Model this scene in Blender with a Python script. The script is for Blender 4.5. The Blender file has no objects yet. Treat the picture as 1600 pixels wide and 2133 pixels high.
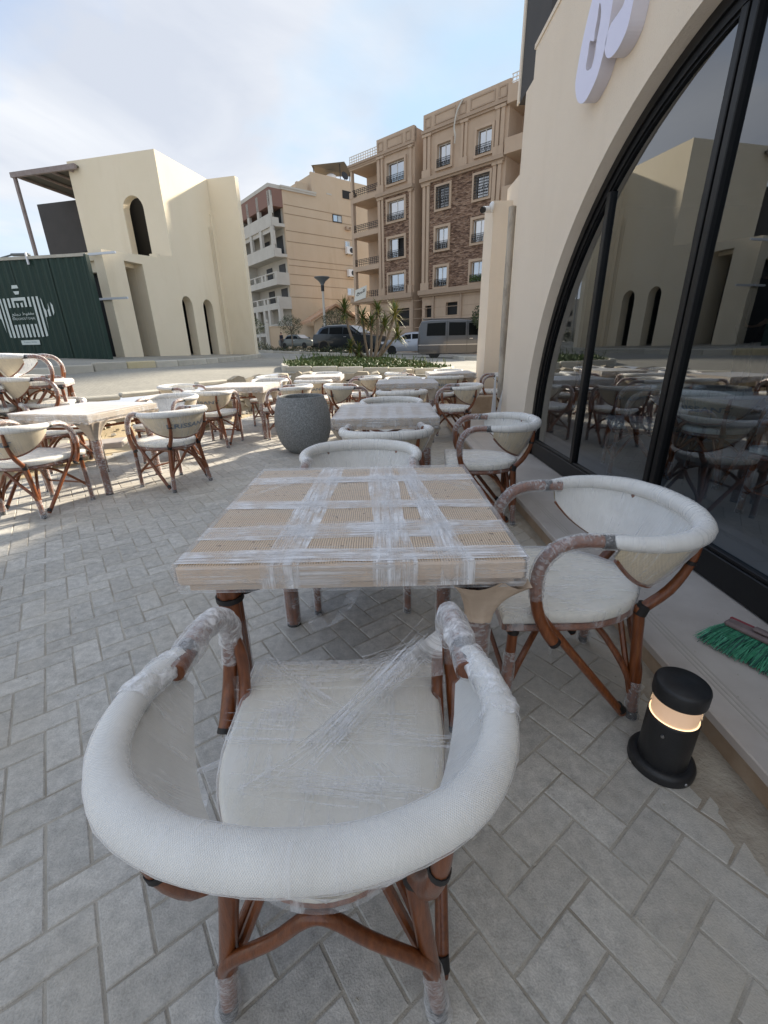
import bpy, bmesh, math, random
from mathutils import Vector, Matrix, noise as mnoise
from mathutils.geometry import tessellate_polygon
R_=math.radians
random.seed(7)
S=bpy.context.scene
COL=S.collection
# ---------------------------------------------------------------- camera
cam=bpy.data.cameras.new('camera'); camo=bpy.data.objects.new('camera',cam); COL.objects.link(camo); S.camera=camo
cam.sensor_fit='VERTICAL'; cam.sensor_height=34.6; cam.lens=885/2133*34.6; cam.clip_start=.02; cam.clip_end=2500
_p=R_(21.38); _r=R_(-1.2)
fw=Vector((0,math.cos(_p),-math.sin(_p))); rt=Vector((1,0,0)); up=rt.cross(fw)
r2=math.cos(_r)*rt+math.sin(_r)*up; u2=-math.sin(_r)*rt+math.cos(_r)*up
camo.matrix_world=Matrix(((r2.x,u2.x,-fw.x,0),(r2.y,u2.y,-fw.y,0),(r2.z,u2.z,-fw.z,1.25),(0,0,0,1)))
# ---------------------------------------------------------------- light
CLOUD_SEED=5.37
SUN_EL=25.5; SUN_AZ=38.5   # azimuth from +Y towards +X
W=bpy.data.worlds.new('World'); S.world=W; W.use_nodes=True
nt=W.node_tree; nt.nodes.clear()
def N(t,ty,**k):
    n=t.nodes.new(ty)
    for a,b in k.items():
        if a in n.inputs: n.inputs[a].default_value=b
        else: setattr(n,a,b)
    return n
def L(t,a,b): t.links.new(a,b)
sky=N(nt,'ShaderNodeTexSky',sky_type='NISHITA'); sky.sun_disc=False; sky.sun_elevation=R_(SUN_EL); sky.sun_rotation=R_(SUN_AZ)
sky.altitude=50; sky.air_density=1.0; sky.dust_density=.7; sky.ozone_density=1.3
geo=N(nt,'ShaderNodeTexCoord'); sep=N(nt,'ShaderNodeSeparateXYZ'); L(nt,geo.outputs['Generated'],sep.inputs[0])
# cloud deck: direction projected on a plane so that clouds flatten towards the horizon
zz=N(nt,'ShaderNodeMath',operation='MAXIMUM'); L(nt,sep.outputs[2],zz.inputs[0]); zz.inputs[1].default_value=.0
za=N(nt,'ShaderNodeMath',operation='ADD'); L(nt,zz.outputs[0],za.inputs[0]); za.inputs[1].default_value=.16
dx=N(nt,'ShaderNodeMath',operation='DIVIDE'); L(nt,sep.outputs[0],dx.inputs[0]); L(nt,za.outputs[0],dx.inputs[1])
dy=N(nt,'ShaderNodeMath',operation='DIVIDE'); L(nt,sep.outputs[1],dy.inputs[0]); L(nt,za.outputs[0],dy.inputs[1])
cmb=N(nt,'ShaderNodeCombineXYZ'); L(nt,dx.outputs[0],cmb.inputs[0]); L(nt,dy.outputs[0],cmb.inputs[1]); cmb.inputs[2].default_value=CLOUD_SEED
n1=N(nt,'ShaderNodeTexNoise',Scale=.7,Detail=4.,Roughness=.5,Distortion=.6); L(nt,cmb.outputs[0],n1.inputs['Vector'])
n2=N(nt,'ShaderNodeTexNoise',Scale=2.6,Detail=6.,Roughness=.55,Distortion=.4); L(nt,cmb.outputs[0],n2.inputs['Vector'])
mx=N(nt,'ShaderNodeMath',operation='MULTIPLY_ADD'); L(nt,n2.outputs[0],mx.inputs[0]); mx.inputs[1].default_value=.22; L(nt,n1.outputs[0],mx.inputs[2])
cr=N(nt,'ShaderNodeValToRGB'); cr.color_ramp.elements[0].position=.53; cr.color_ramp.elements[0].color=(.15,.15,.15,1)
cr.color_ramp.elements[1].position=.70; cr.color_ramp.elements[1].color=(1,1,1,1); L(nt,mx.outputs[0],cr.inputs[0])
hz=N(nt,'ShaderNodeMapRange'); L(nt,sep.outputs[2],hz.inputs[0]); hz.inputs[1].default_value=0.; hz.inputs[2].default_value=.35; hz.inputs[3].default_value=1.; hz.inputs[4].default_value=0.
mxx=N(nt,'ShaderNodeMath',operation='MAXIMUM'); L(nt,cr.outputs[0],mxx.inputs[0]); L(nt,hz.outputs[0],mxx.inputs[1])
cl=N(nt,'ShaderNodeMix',data_type='RGBA')
n3=N(nt,'ShaderNodeTexNoise',Scale=1.1,Detail=6.,Roughness=.55,Distortion=.5); L(nt,cmb.outputs[0],n3.inputs['Vector'])
cs=N(nt,'ShaderNodeValToRGB'); cs.color_ramp.elements[0].position=.36; cs.color_ramp.elements[0].color=(.262,.282,.322,1); cs.color_ramp.elements[1].position=.66; cs.color_ramp.elements[1].color=(.368,.378,.395,1); L(nt,n3.outputs[0],cs.inputs[0])
c10=N(nt,'ShaderNodeMix',data_type='RGBA',blend_type='MULTIPLY'); c10.inputs[0].default_value=1.; c10.inputs[7].default_value=(10,10,10,1); L(nt,cs.outputs[0],c10.inputs[6]); L(nt,c10.outputs[2],cl.inputs[7])
SKYMIX=cl
L(nt,mxx.outputs[0],cl.inputs[0]); 
dk=N(nt,'ShaderNodeMix',data_type='RGBA',blend_type='DARKEN'); dk.inputs[0].default_value=1.; dk.inputs[7].default_value=(2.2,3.1,4.0,1); L(nt,sky.outputs[0],dk.inputs[6]); L(nt,dk.outputs[2],cl.inputs[6])
bg=N(nt,'ShaderNodeBackground',Strength=.1); L(nt,cl.outputs[2],bg.inputs[0])
wo=N(nt,'ShaderNodeOutputWorld'); L(nt,bg.outputs[0],wo.inputs[0])
sl=bpy.data.lights.new('sun','SUN'); sl.energy=4.0; sl.angle=R_(2.2); sl.color=(1,.90,.74)
so=bpy.data.objects.new('sun',sl); COL.objects.link(so)
sd=Vector((math.sin(R_(SUN_AZ))*math.cos(R_(SUN_EL)),math.cos(R_(SUN_AZ))*math.cos(R_(SUN_EL)),math.sin(R_(SUN_EL))))
so.rotation_euler=sd.to_track_quat('Z','Y').to_euler(); so.location=(30,15,30)
S.view_settings.view_transform='Standard'; S.view_settings.look='None'; S.view_settings.gamma=1; S.view_settings.exposure=1.42
S.view_settings.use_curve_mapping=False
S.render.engine='CYCLES'
try:
    S.cycles.transparent_max_bounces=24; S.cycles.max_bounces=8
except Exception: pass
# ---------------------------------------------------------------- mesh helpers
class MB:
    def __init__(s): s.v=[]; s.f=[]; s.m=[]; s.sm=[]; s.uv=[]; s.hasuv=False
    def add(s,vs,fs,mi=0,smooth=False,uvs=None,M=None):
        o=len(s.v)
        if M is not None: vs=[M@Vector(v) for v in vs]
        s.v+= [tuple(v) for v in vs]
        for i,f in enumerate(fs):
            s.f.append(tuple(o+a for a in f)); s.m.append(mi); s.sm.append(smooth)
            if uvs: s.uv.append(uvs[i]); s.hasuv=True
            else: s.uv.append(None)
        return s
    def box(s,x0,x1,y0,y1,z0,z1,mi=0,M=None,b=0):
        if b<=0:
            vs=[(x0,y0,z0),(x1,y0,z0),(x1,y1,z0),(x0,y1,z0),(x0,y0,z1),(x1,y0,z1),(x1,y1,z1),(x0,y1,z1)]
            fs=[(0,3,2,1),(4,5,6,7),(0,1,5,4),(1,2,6,5),(2,3,7,6),(3,0,4,7)]
            return s.add(vs,fs,mi,M=M)
        b=min(b,(x1-x0)/2.01,(y1-y0)/2.01,(z1-z0)/2.01)
        vs=[];idx={}
        xs=(x0,x1);ys=(y0,y1);zs=(z0,z1)
        for i in(0,1):
            for j in(0,1):
                for k in(0,1):
                    sx=b if i==0 else -b; sy=b if j==0 else -b; sz=b if k==0 else -b
                    idx[i,j,k]=(len(vs),len(vs)+1,len(vs)+2)
                    vs+=[(xs[i],ys[j]+sy,zs[k]+sz),(xs[i]+sx,ys[j],zs[k]+sz),(xs[i]+sx,ys[j]+sy,zs[k])]
        g=lambda i,j,k,a: idx[i,j,k][a]
        fs=[(g(0,0,0,0),g(0,0,1,0),g(0,1,1,0),g(0,1,0,0)),(g(1,0,0,0),g(1,1,0,0),g(1,1,1,0),g(1,0,1,0)),
            (g(0,0,0,1),g(1,0,0,1),g(1,0,1,1),g(0,0,1,1)),(g(0,1,0,1),g(0,1,1,1),g(1,1,1,1),g(1,1,0,1)),
            (g(0,0,0,2),g(0,1,0,2),g(1,1,0,2),g(1,0,0,2)),(g(0,0,1,2),g(1,0,1,2),g(1,1,1,2),g(0,1,1,2))]
        for j in(0,1):
            for k in(0,1): fs.append((g(0,j,k,1),g(1,j,k,1),g(1,j,k,2),g(0,j,k,2)))
        for i in(0,1):
            for k in(0,1): fs.append((g(i,0,k,0),g(i,1,k,0),g(i,1,k,2),g(i,0,k,2)))
        for i in(0,1):
            for j in(0,1): fs.append((g(i,j,0,0),g(i,j,1,0),g(i,j,1,1),g(i,j,0,1)))
        for c in idx.values(): fs.append(c)
        return s.add(vs,fs,mi,M=M)
    def tube(s,path,r,seg=10,mi=0,cap=True,sub=0,flat=1.,M=None,jit=0.,rng=None):
        P=[Vector(p) for p in path]
        if sub: P,rr=resample(P,r,sub)
        else: rr=[r]*len(P) if not hasattr(r,'__len__') else list(r)
        n=len(P); T=[]
        for i in range(n):
            a=P[min(i+1,n-1)]-P[max(i-1,0)]; T.append(a.normalized() if a.length>1e-9 else Vector((0,0,1)))
        ref=Vector((0,0,1)) if abs(T[0].z)<.9 else Vector((1,0,0))
        nrm=(ref-T[0]*ref.dot(T[0])).normalized(); vs=[];uvd=[];acc=0
        for i in range(n):
            if i: nrm=(nrm-T[i]*nrm.dot(T[i])).normalized(); acc+=(P[i]-P[i-1]).length
            bn=T[i].cross(nrm); uvd.append(acc)
            for k in range(seg):
                a=2*math.pi*k/seg; q=rr[i]
                if jit: q*=1+jit*(rng.random()*2-1)
                vs.append(P[i]+nrm*math.cos(a)*q+bn*math.sin(a)*q*flat)
        fs=[];uv=[]
        for i in range(n-1):
            for k in range(seg):
                k2=(k+1)%seg
                fs.append((i*seg+k,i*seg+k2,(i+1)*seg+k2,(i+1)*seg+k))
                u0=k/seg*.12;u1=(k+1)/seg*.12
                uv.append(((u0,uvd[i]),(u1,uvd[i]),(u1,uvd[i+1]),(u0,uvd[i+1])))
        s.add(vs,fs,mi,True,uv,M)
        if cap:
            s.add(vs[:seg],[tuple(reversed(range(seg)))],mi,False,[tuple((0,0) for _ in range(seg))],M)
            s.add(vs[-seg:],[tuple(range(seg))],mi,False,[tuple((0,0) for _ in range(seg))],M)
        return s
    def lathe(s,prof,seg=24,mi=0,M=None,smooth=True,c=(0,0,0)):
        vs=[];fs=[]
        for r,z in prof:
            for k in range(seg):
                a=2*math.pi*k/seg; vs.append((c[0]+r*math.cos(a),c[1]+r*math.sin(a),c[2]+z))
        for i in range(len(prof)-1):
            for k in range(seg):
                k2=(k+1)%seg; fs.append((i*seg+k,i*seg+k2,(i+1)*seg+k2,(i+1)*seg+k))
        if prof[0][0]>1e-6: fs.append(tuple(reversed(range(seg))))
        if prof[-1][0]>1e-6: fs.append(tuple(range((len(prof)-1)*seg,len(prof)*seg)))
        return s.add(vs,fs,mi,smooth,None,M)
    def grid(s,fn,nu,nv,mi=0,smooth=True,M=None,uv=None,flip=False):
        vs=[fn(i/nu,j/nv) for i in range(nu+1) for j in range(nv+1)]
        fs=[];uvs=[]
        U=uv or (lambda a,b:(a,b))
        for i in range(nu):
            for j in range(nv):
                a=i*(nv+1)+j; q=(a,a+nv+1,a+nv+2,a+1); w=[(i,j),(i+1,j),(i+1,j+1),(i,j+1)]
                if flip: q=q[::-1]; w=w[::-1]
                fs.append(q); uvs.append(tuple(U(x/nu,y/nv) for x,y in w))
        return s.add(vs,fs,mi,smooth,uvs,M)
    def plate(s,loops,t,fn,mi=0,mside=None):
        """flat plate from 2D loops (outer, holes...), extruded by t; fn(u,v,w)->xyz"""
        if mside is None: mside=mi
        L3=[[Vector((p[0],p[1],0)) for p in l] for l in loops]
        tri=tessellate_polygon(L3); flat=[p for l in loops for p in l]
        n=len(flat)
        vs=[fn(p[0],p[1],0) for p in flat]+[fn(p[0],p[1],t) for p in flat]
        fs=[]
        for a,b,c in tri:
            fs.append((a,b,c)); fs.append((n+a,n+c,n+b))
        s.add(vs,fs,mi)
        o=0
        for l in loops:
            m=len(l); vs2=[fn(p[0],p[1],0) for p in l]+[fn(p[0],p[1],t) for p in l]
            s.add(vs2,[(i,(i+1)%m,m+(i+1)%m,m+i) for i in range(m)],mside)
        return s
    def build(s,name,mats,parent=None,loc=None,rot=None,sharp=40,bevel=0):
        me=bpy.data.meshes.new(name); me.from_pydata(s.v,[],s.f)
        if not isinstance(mats,(list,tuple)): mats=[mats]
        for m in mats: me.materials.append(m)
        me.polygons.foreach_set('material_index',s.m); me.polygons.foreach_set('use_smooth',s.sm)
        if s.hasuv:
            u=me.uv_layers.new(name='UVMap'); d=[]
            for f,q in zip(s.f,s.uv):
                if q is None: d+=[0,0]*len(f)
                else:
                    for a in q: d+=[a[0],a[1]]
            u.data.foreach_set('uv',d)
        me.validate(clean_customdata=False); me.update()
        bm=bmesh.new(); bm.from_mesh(me); bmesh.ops.recalc_face_normals(bm,faces=bm.faces); bm.to_mesh(me); bm.free()
        if any(s.sm): me.set_sharp_from_angle(angle=R_(sharp))
        o=bpy.data.objects.new(name,me); COL.objects.link(o)
        if parent: o.parent=parent
        if loc is not None: o.location=loc
        if rot is not None: o.rotation_euler=rot
        if bevel:
            b=o.modifiers.new('bevel','BEVEL'); b.width=bevel; b.segments=2; b.limit_method='ANGLE'
        return o
def resample(P,r,sub):
    n=len(P); rr=[r]*n if not hasattr(r,'__len__') else list(r)
    Q=[];q=[]
    for i in range(n-1):
        p0,p1,p2,p3=P[max(i-1,0)],P[i],P[i+1],P[min(i+2,n-1)]
        for k in range(sub):
            t=k/sub; a=-.5*t**3+t*t-.5*t; b=1.5*t**3-2.5*t*t+1; c=-1.5*t**3+2*t*t+.5*t; d=.5*t**3-.5*t*t
            Q.append(p0*a+p1*b+p2*c+p3*d); q.append(rr[i]*(1-t)+rr[i+1]*t)
    Q.append(P[-1]); q.append(rr[-1]); return Q,q
def tag(o,label=None,cat=None,group=None,kind=None):
    if label: o['label']=label
    if cat: o['category']=cat
    if group: o['group']=group
    if kind: o['kind']=kind
    return o
def empty(name,loc,rz=0,label=None,cat=None,group=None,kind=None):
    o=bpy.data.objects.new(name,None); COL.objects.link(o); o.location=loc; o.rotation_euler=(0,0,rz); o.empty_display_size=.2
    return tag(o,label,cat,group,kind)
def copy_tree(o,parent=None,kids=None):
    if kids is None:
        kids={}
        for q in bpy.data.objects:
            if q.parent: kids.setdefault(q.parent.name,[]).append(q)
    c=o.copy(); COL.objects.link(c)
    if parent: c.parent=parent
    for ch in kids.get(o.name,[]): copy_tree(ch,c,kids)
    return c
def fbm(x,y,z=0,o=4): return mnoise.fractal(Vector((x,y,z)),1.,2.,o)
# ---------------------------------------------------------------- materials
def fres(t,f0=.04,bump=None):
    lw=N(t,'ShaderNodeLayerWeight',Blend=.5)
    if bump: L(t,bump,lw.inputs['Normal'])
    pw=N(t,'ShaderNodeMath',operation='POWER'); L(t,lw.outputs['Facing'],pw.inputs[0]); pw.inputs[1].default_value=5.
    ma=N(t,'ShaderNodeMath',operation='MULTIPLY_ADD'); L(t,pw.outputs[0],ma.inputs[0]); ma.inputs[1].default_value=1-f0; ma.inputs[2].default_value=f0; return ma
def mat(name,col,rough=.7,col2=None,nscale=4.,bump=0.,bscale=60.,metal=0.,spec=.5,detail=5.,stretch=None,ramp=(.35,.7),coat=0.,rand=0.,extra=None,trans=0.):
    m=bpy.data.materials.new(name); m.use_nodes=True; t=m.node_tree; b=t.nodes['Principled BSDF']
    b.inputs['Base Color'].default_value=(*col,1); b.inputs['Roughness'].default_value=rough; b.inputs['Metallic'].default_value=metal
    b.inputs['Specular IOR Level'].default_value=spec; b.inputs['Coat Weight'].default_value=coat
    if trans: b.inputs['Transmission Weight'].default_value=trans
    tc=N(t,'ShaderNodeTexCoord'); mp=N(t,'ShaderNodeMapping'); L(t,tc.outputs['Object'],mp.inputs[0])
    if stretch: mp.inputs['Scale'].default_value=stretch
    last=None
    if col2:
        n=N(t,'ShaderNodeTexNoise',Scale=nscale,Detail=detail,Roughness=.6); L(t,mp.outputs[0],n.inputs['Vector'])
        c=N(t,'ShaderNodeValToRGB'); c.color_ramp.elements[0].position=ramp[0]; c.color_ramp.elements[1].position=ramp[1]
        c.color_ramp.elements[0].color=(*col,1); c.color_ramp.elements[1].color=(*col2,1); L(t,n.outputs[0],c.inputs[0]); last=c.outputs[0]
    if rand:
        oi=N(t,'ShaderNodeObjectInfo'); mr=N(t,'ShaderNodeMapRange'); L(t,oi.outputs['Random'],mr.inputs[0]); mr.inputs[3].default_value=1-rand; mr.inputs[4].default_value=1+rand
        mm=N(t,'ShaderNodeMix',data_type='RGBA',blend_type='MULTIPLY'); mm.inputs[0].default_value=1.
        if last: L(t,last,mm.inputs[6])
        else: mm.inputs[6].default_value=(*col,1)
        L(t,mr.outputs[0],mm.inputs[7]); last=mm.outputs[2]
    if last: L(t,last,b.inputs['Base Color'])
    if bump:
        n=N(t,'ShaderNodeTexNoise',Scale=bscale,Detail=4.,Roughness=.6); L(t,mp.outputs[0],n.inputs['Vector'])
        bp=N(t,'ShaderNodeBump',Strength=bump,Distance=.01); L(t,n.outputs[0],bp.inputs['Height']); L(t,bp.outputs[0],b.inputs['Normal'])
    return m
def film(name,lo=.05,hi=.6,scale=(3,90,3),uv=False,white=.85,thr=(.42,.68),rough=.28,bump=.4,cr=0.,patch=9.):
    """clear stretch film: transparent, with milky stretched streaks and sharp sheen"""
    m=bpy.data.materials.new(name); m.use_nodes=True; t=m.node_tree; b=t.nodes['Principled BSDF']; out=t.nodes['Material Output']
    b.inputs['Base Color'].default_value=(white,white,white*1.01,1); b.inputs['Roughness'].default_value=rough; b.inputs['Specular IOR Level'].default_value=.7
    tc=N(t,'ShaderNodeTexCoord'); mp=N(t,'ShaderNodeMapping'); mp.inputs['Scale'].default_value=scale; mp.inputs['Rotation'].default_value=(0,0,cr)
    L(t,tc.outputs['UV' if uv else 'Object'],mp.inputs[0])
    n=N(t,'ShaderNodeTexNoise',Scale=1.,Detail=6.,Roughness=.65,Distortion=.6); L(t,mp.outputs[0],n.inputs['Vector'])
    mr=N(t,'ShaderNodeMapRange',interpolation_type='SMOOTHSTEP'); L(t,n.outputs[0],mr.inputs[0])
    mr.inputs[1].default_value=thr[0]; mr.inputs[2].default_value=thr[1]; mr.inputs[3].default_value=lo; mr.inputs[4].default_value=hi
    bp=N(t,'ShaderNodeBump',Strength=bump,Distance=.004); L(t,n.outputs[0],bp.inputs['Height']); L(t,bp.outputs[0],b.inputs['Normal'])
    n2=N(t,'ShaderNodeTexNoise',Scale=patch,Detail=3.,Roughness=.6); L(t,tc.outputs['Object'],n2.inputs['Vector'])
    m2=N(t,'ShaderNodeMapRange',interpolation_type='SMOOTHSTEP'); L(t,n2.outputs[0],m2.inputs[0]); m2.inputs[1].default_value=.38; m2.inputs[2].default_value=.62; m2.inputs[3].default_value=.25; m2.inputs[4].default_value=1.15
    mu=N(t,'ShaderNodeMath',operation='MULTIPLY'); L(t,mr.outputs[0],mu.inputs[0]); L(t,m2.outputs[0],mu.inputs[1])
    fr=fres(t,.045,bp.outputs[0]); ad=N(t,'ShaderNodeMath',operation='ADD'); L(t,mu.outputs[0],ad.inputs[0]); L(t,fr.outputs[0],ad.inputs[1]); ad.use_clamp=True
    tr=N(t,'ShaderNodeBsdfTransparent'); mx=N(t,'ShaderNodeMixShader'); L(t,ad.outputs[0],mx.inputs[0]); L(t,tr.outputs[0],mx.inputs[1]); L(t,b.outputs[0],mx.inputs[2]); L(t,mx.outputs[0],out.inputs[0])
    return m
def weave(name,c1,c2,sc=420.,uv=True):
    m=mat(name,c1,.75); t=m.node_tree; b=t.nodes['Principled BSDF']
    tc=N(t,'ShaderNodeTexCoord'); mp=N(t,'ShaderNodeMapping'); mp.inputs['Scale'].default_value=(sc,sc,sc); L(t,tc.outputs['UV' if uv else 'Object'],mp.inputs[0])
    sp=N(t,'ShaderNodeSeparateXYZ'); L(t,mp.outputs[0],sp.inputs[0])
    a=N(t,'ShaderNodeMath',operation='SINE'); L(t,sp.outputs[0],a.inputs[0]); c=N(t,'ShaderNodeMath',operation='SINE'); L(t,sp.outputs[1],c.inputs[0])
    d=N(t,'ShaderNodeMath',operation='MULTIPLY'); L(t,a.outputs[0],d.inputs[0]); L(t,c.outputs[0],d.inputs[1])
    mr=N(t,'ShaderNodeMapRange'); L(t,d.outputs[0],mr.inputs[0]); mr.inputs[1].default_value=-1; mr.inputs[2].default_value=1
    n=N(t,'ShaderNodeTexNoise',Scale=14.,Detail=5.); L(t,tc.outputs['Object'],n.inputs['Vector'])
    mm=N(t,'ShaderNodeMix',data_type='RGBA'); mm.inputs[6].default_value=(*c2,1); mm.inputs[7].default_value=(*c1,1)
    ad=N(t,'ShaderNodeMath',operation='MULTIPLY_ADD'); L(t,mr.outputs[0],ad.inputs[0]); ad.inputs[1].default_value=.75; 
    nn=N(t,'ShaderNodeMath',operation='MULTIPLY_ADD'); L(t,n.outputs[0],nn.inputs[0]); nn.inputs[1].default_value=.9; nn.inputs[2].default_value=-.1; L(t,nn.outputs[0],ad.inputs[2]); ad.use_clamp=True
    L(t,ad.outputs[0],mm.inputs[0]); L(t,mm.outputs[2],b.inputs['Base Color'])
    bp=N(t,'ShaderNodeBump',Strength=.5,Distance=.0015); L(t,mr.outputs[0],bp.inputs['Height']); L(t,bp.outputs[0],b.inputs['Normal'])
    return m
M={}
def stain(m,col,amt=.5,sc=(.9,.9,.16),scale=1.6,lo=.5,hi=.72):
    t=m.node_tree; b=t.nodes['Principled BSDF']; lk=b.inputs['Base Color'].links
    tc=N(t,'ShaderNodeTexCoord'); mp=N(t,'ShaderNodeMapping'); mp.inputs['Scale'].default_value=sc; L(t,tc.outputs['Object'],mp.inputs[0])
    n=N(t,'ShaderNodeTexNoise',Scale=scale,Detail=9.,Roughness=.68,Distortion=.4); L(t,mp.outputs[0],n.inputs['Vector'])
    mr=N(t,'ShaderNodeMapRange',interpolation_type='SMOOTHSTEP'); L(t,n.outputs[0],mr.inputs[0]); mr.inputs[1].default_value=lo; mr.inputs[2].default_value=hi; mr.inputs[4].default_value=amt
    mx=N(t,'ShaderNodeMix',data_type='RGBA'); L(t,mr.outputs[0],mx.inputs[0]); mx.inputs[7].default_value=(*col,1)
    if lk: L(t,lk[0].from_socket,mx.inputs[6])
    else: mx.inputs[6].default_value=b.inputs['Base Color'].default_value
    L(t,mx.outputs[2],b.inputs['Base Color']); return m
M['wallc']=stain(mat('painted_render',(.79,.68,.545),.85,(.82,.715,.585),1.2,.5,90.),(.68,.585,.47),.3)
M['leftwall']=stain(mat('sand_render',(.79,.69,.515),.85,(.82,.72,.55),.8,.5,60.),(.66,.55,.38),.35,(.8,.8,.2),1.1)
M['black']=mat('black_aluminium',(.006,.006,.007),.4,(.010,.010,.010),9.,.05,40.,spec=.3)
M['dark']=mat('interior_shade_black',(.02,.02,.02),.8)  # near-black colour stands for the shade of rooms behind openings
M['charcoal']=mat('charcoal_paint',(.055,.052,.05),.8,(.065,.06,.058),2.,.1,60.)
M['bamboo']=mat('varnished_bamboo_frame',(.13,.036,.010),.32,(.24,.075,.022),18.,.15,50.,stretch=(6,6,.6),coat=.3,rand=.12)
M['binding']=mat('black_binding',(.012,.011,.011),.55)
M['fabric']=weave('woven_off_white',(.87,.86,.82),(.56,.54,.50),2300.)
M['fabric2']=weave('woven_cream_back',(.72,.62,.45),(.52,.44,.31),700.,uv=False)
M['seat']=mat('cream_seat_vinyl',(.74,.71,.62),.5,(.80,.77,.70),14.,.12,300.)
M['film']=film('stretch_film',.05,.46,(6,38,6),thr=(.44,.72))
M['filmx']=film('stretch_film_across',.05,.46,(38,6,6),thr=(.44,.72))
M['filmuv']=film('stretch_film_round_arm',.12,.5,(60,75,1),uv=True,thr=(.42,.72),bump=1.)
M['filmrim']=film('stretch_film_round_rim',.02,.36,(6,70,1),uv=True,thr=(.46,.8),bump=.35,white=.95)
M['filmback']=film('stretch_film_on_back',.04,.38,(60,2.2,1),uv=True,thr=(.44,.78),white=.95)
M['print']=mat('blue_grey_print',(.17,.22,.27),.7)
M['ftf']=film('far_band_film',.05,.5,(5,80,5),thr=(.4,.7),white=.8); M['ftf2']=film('far_band_film_across',.05,.5,(80,5,5),thr=(.4,.7),white=.8)
M['film_table']=film('stretch_film_band',.18,.9,(4,110,4),thr=(.38,.66),bump=.8,white=.92)
M['film_table2']=film('stretch_film_band_across',.18,.9,(95,4,4),thr=(.38,.66),bump=.8,white=.92)
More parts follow.
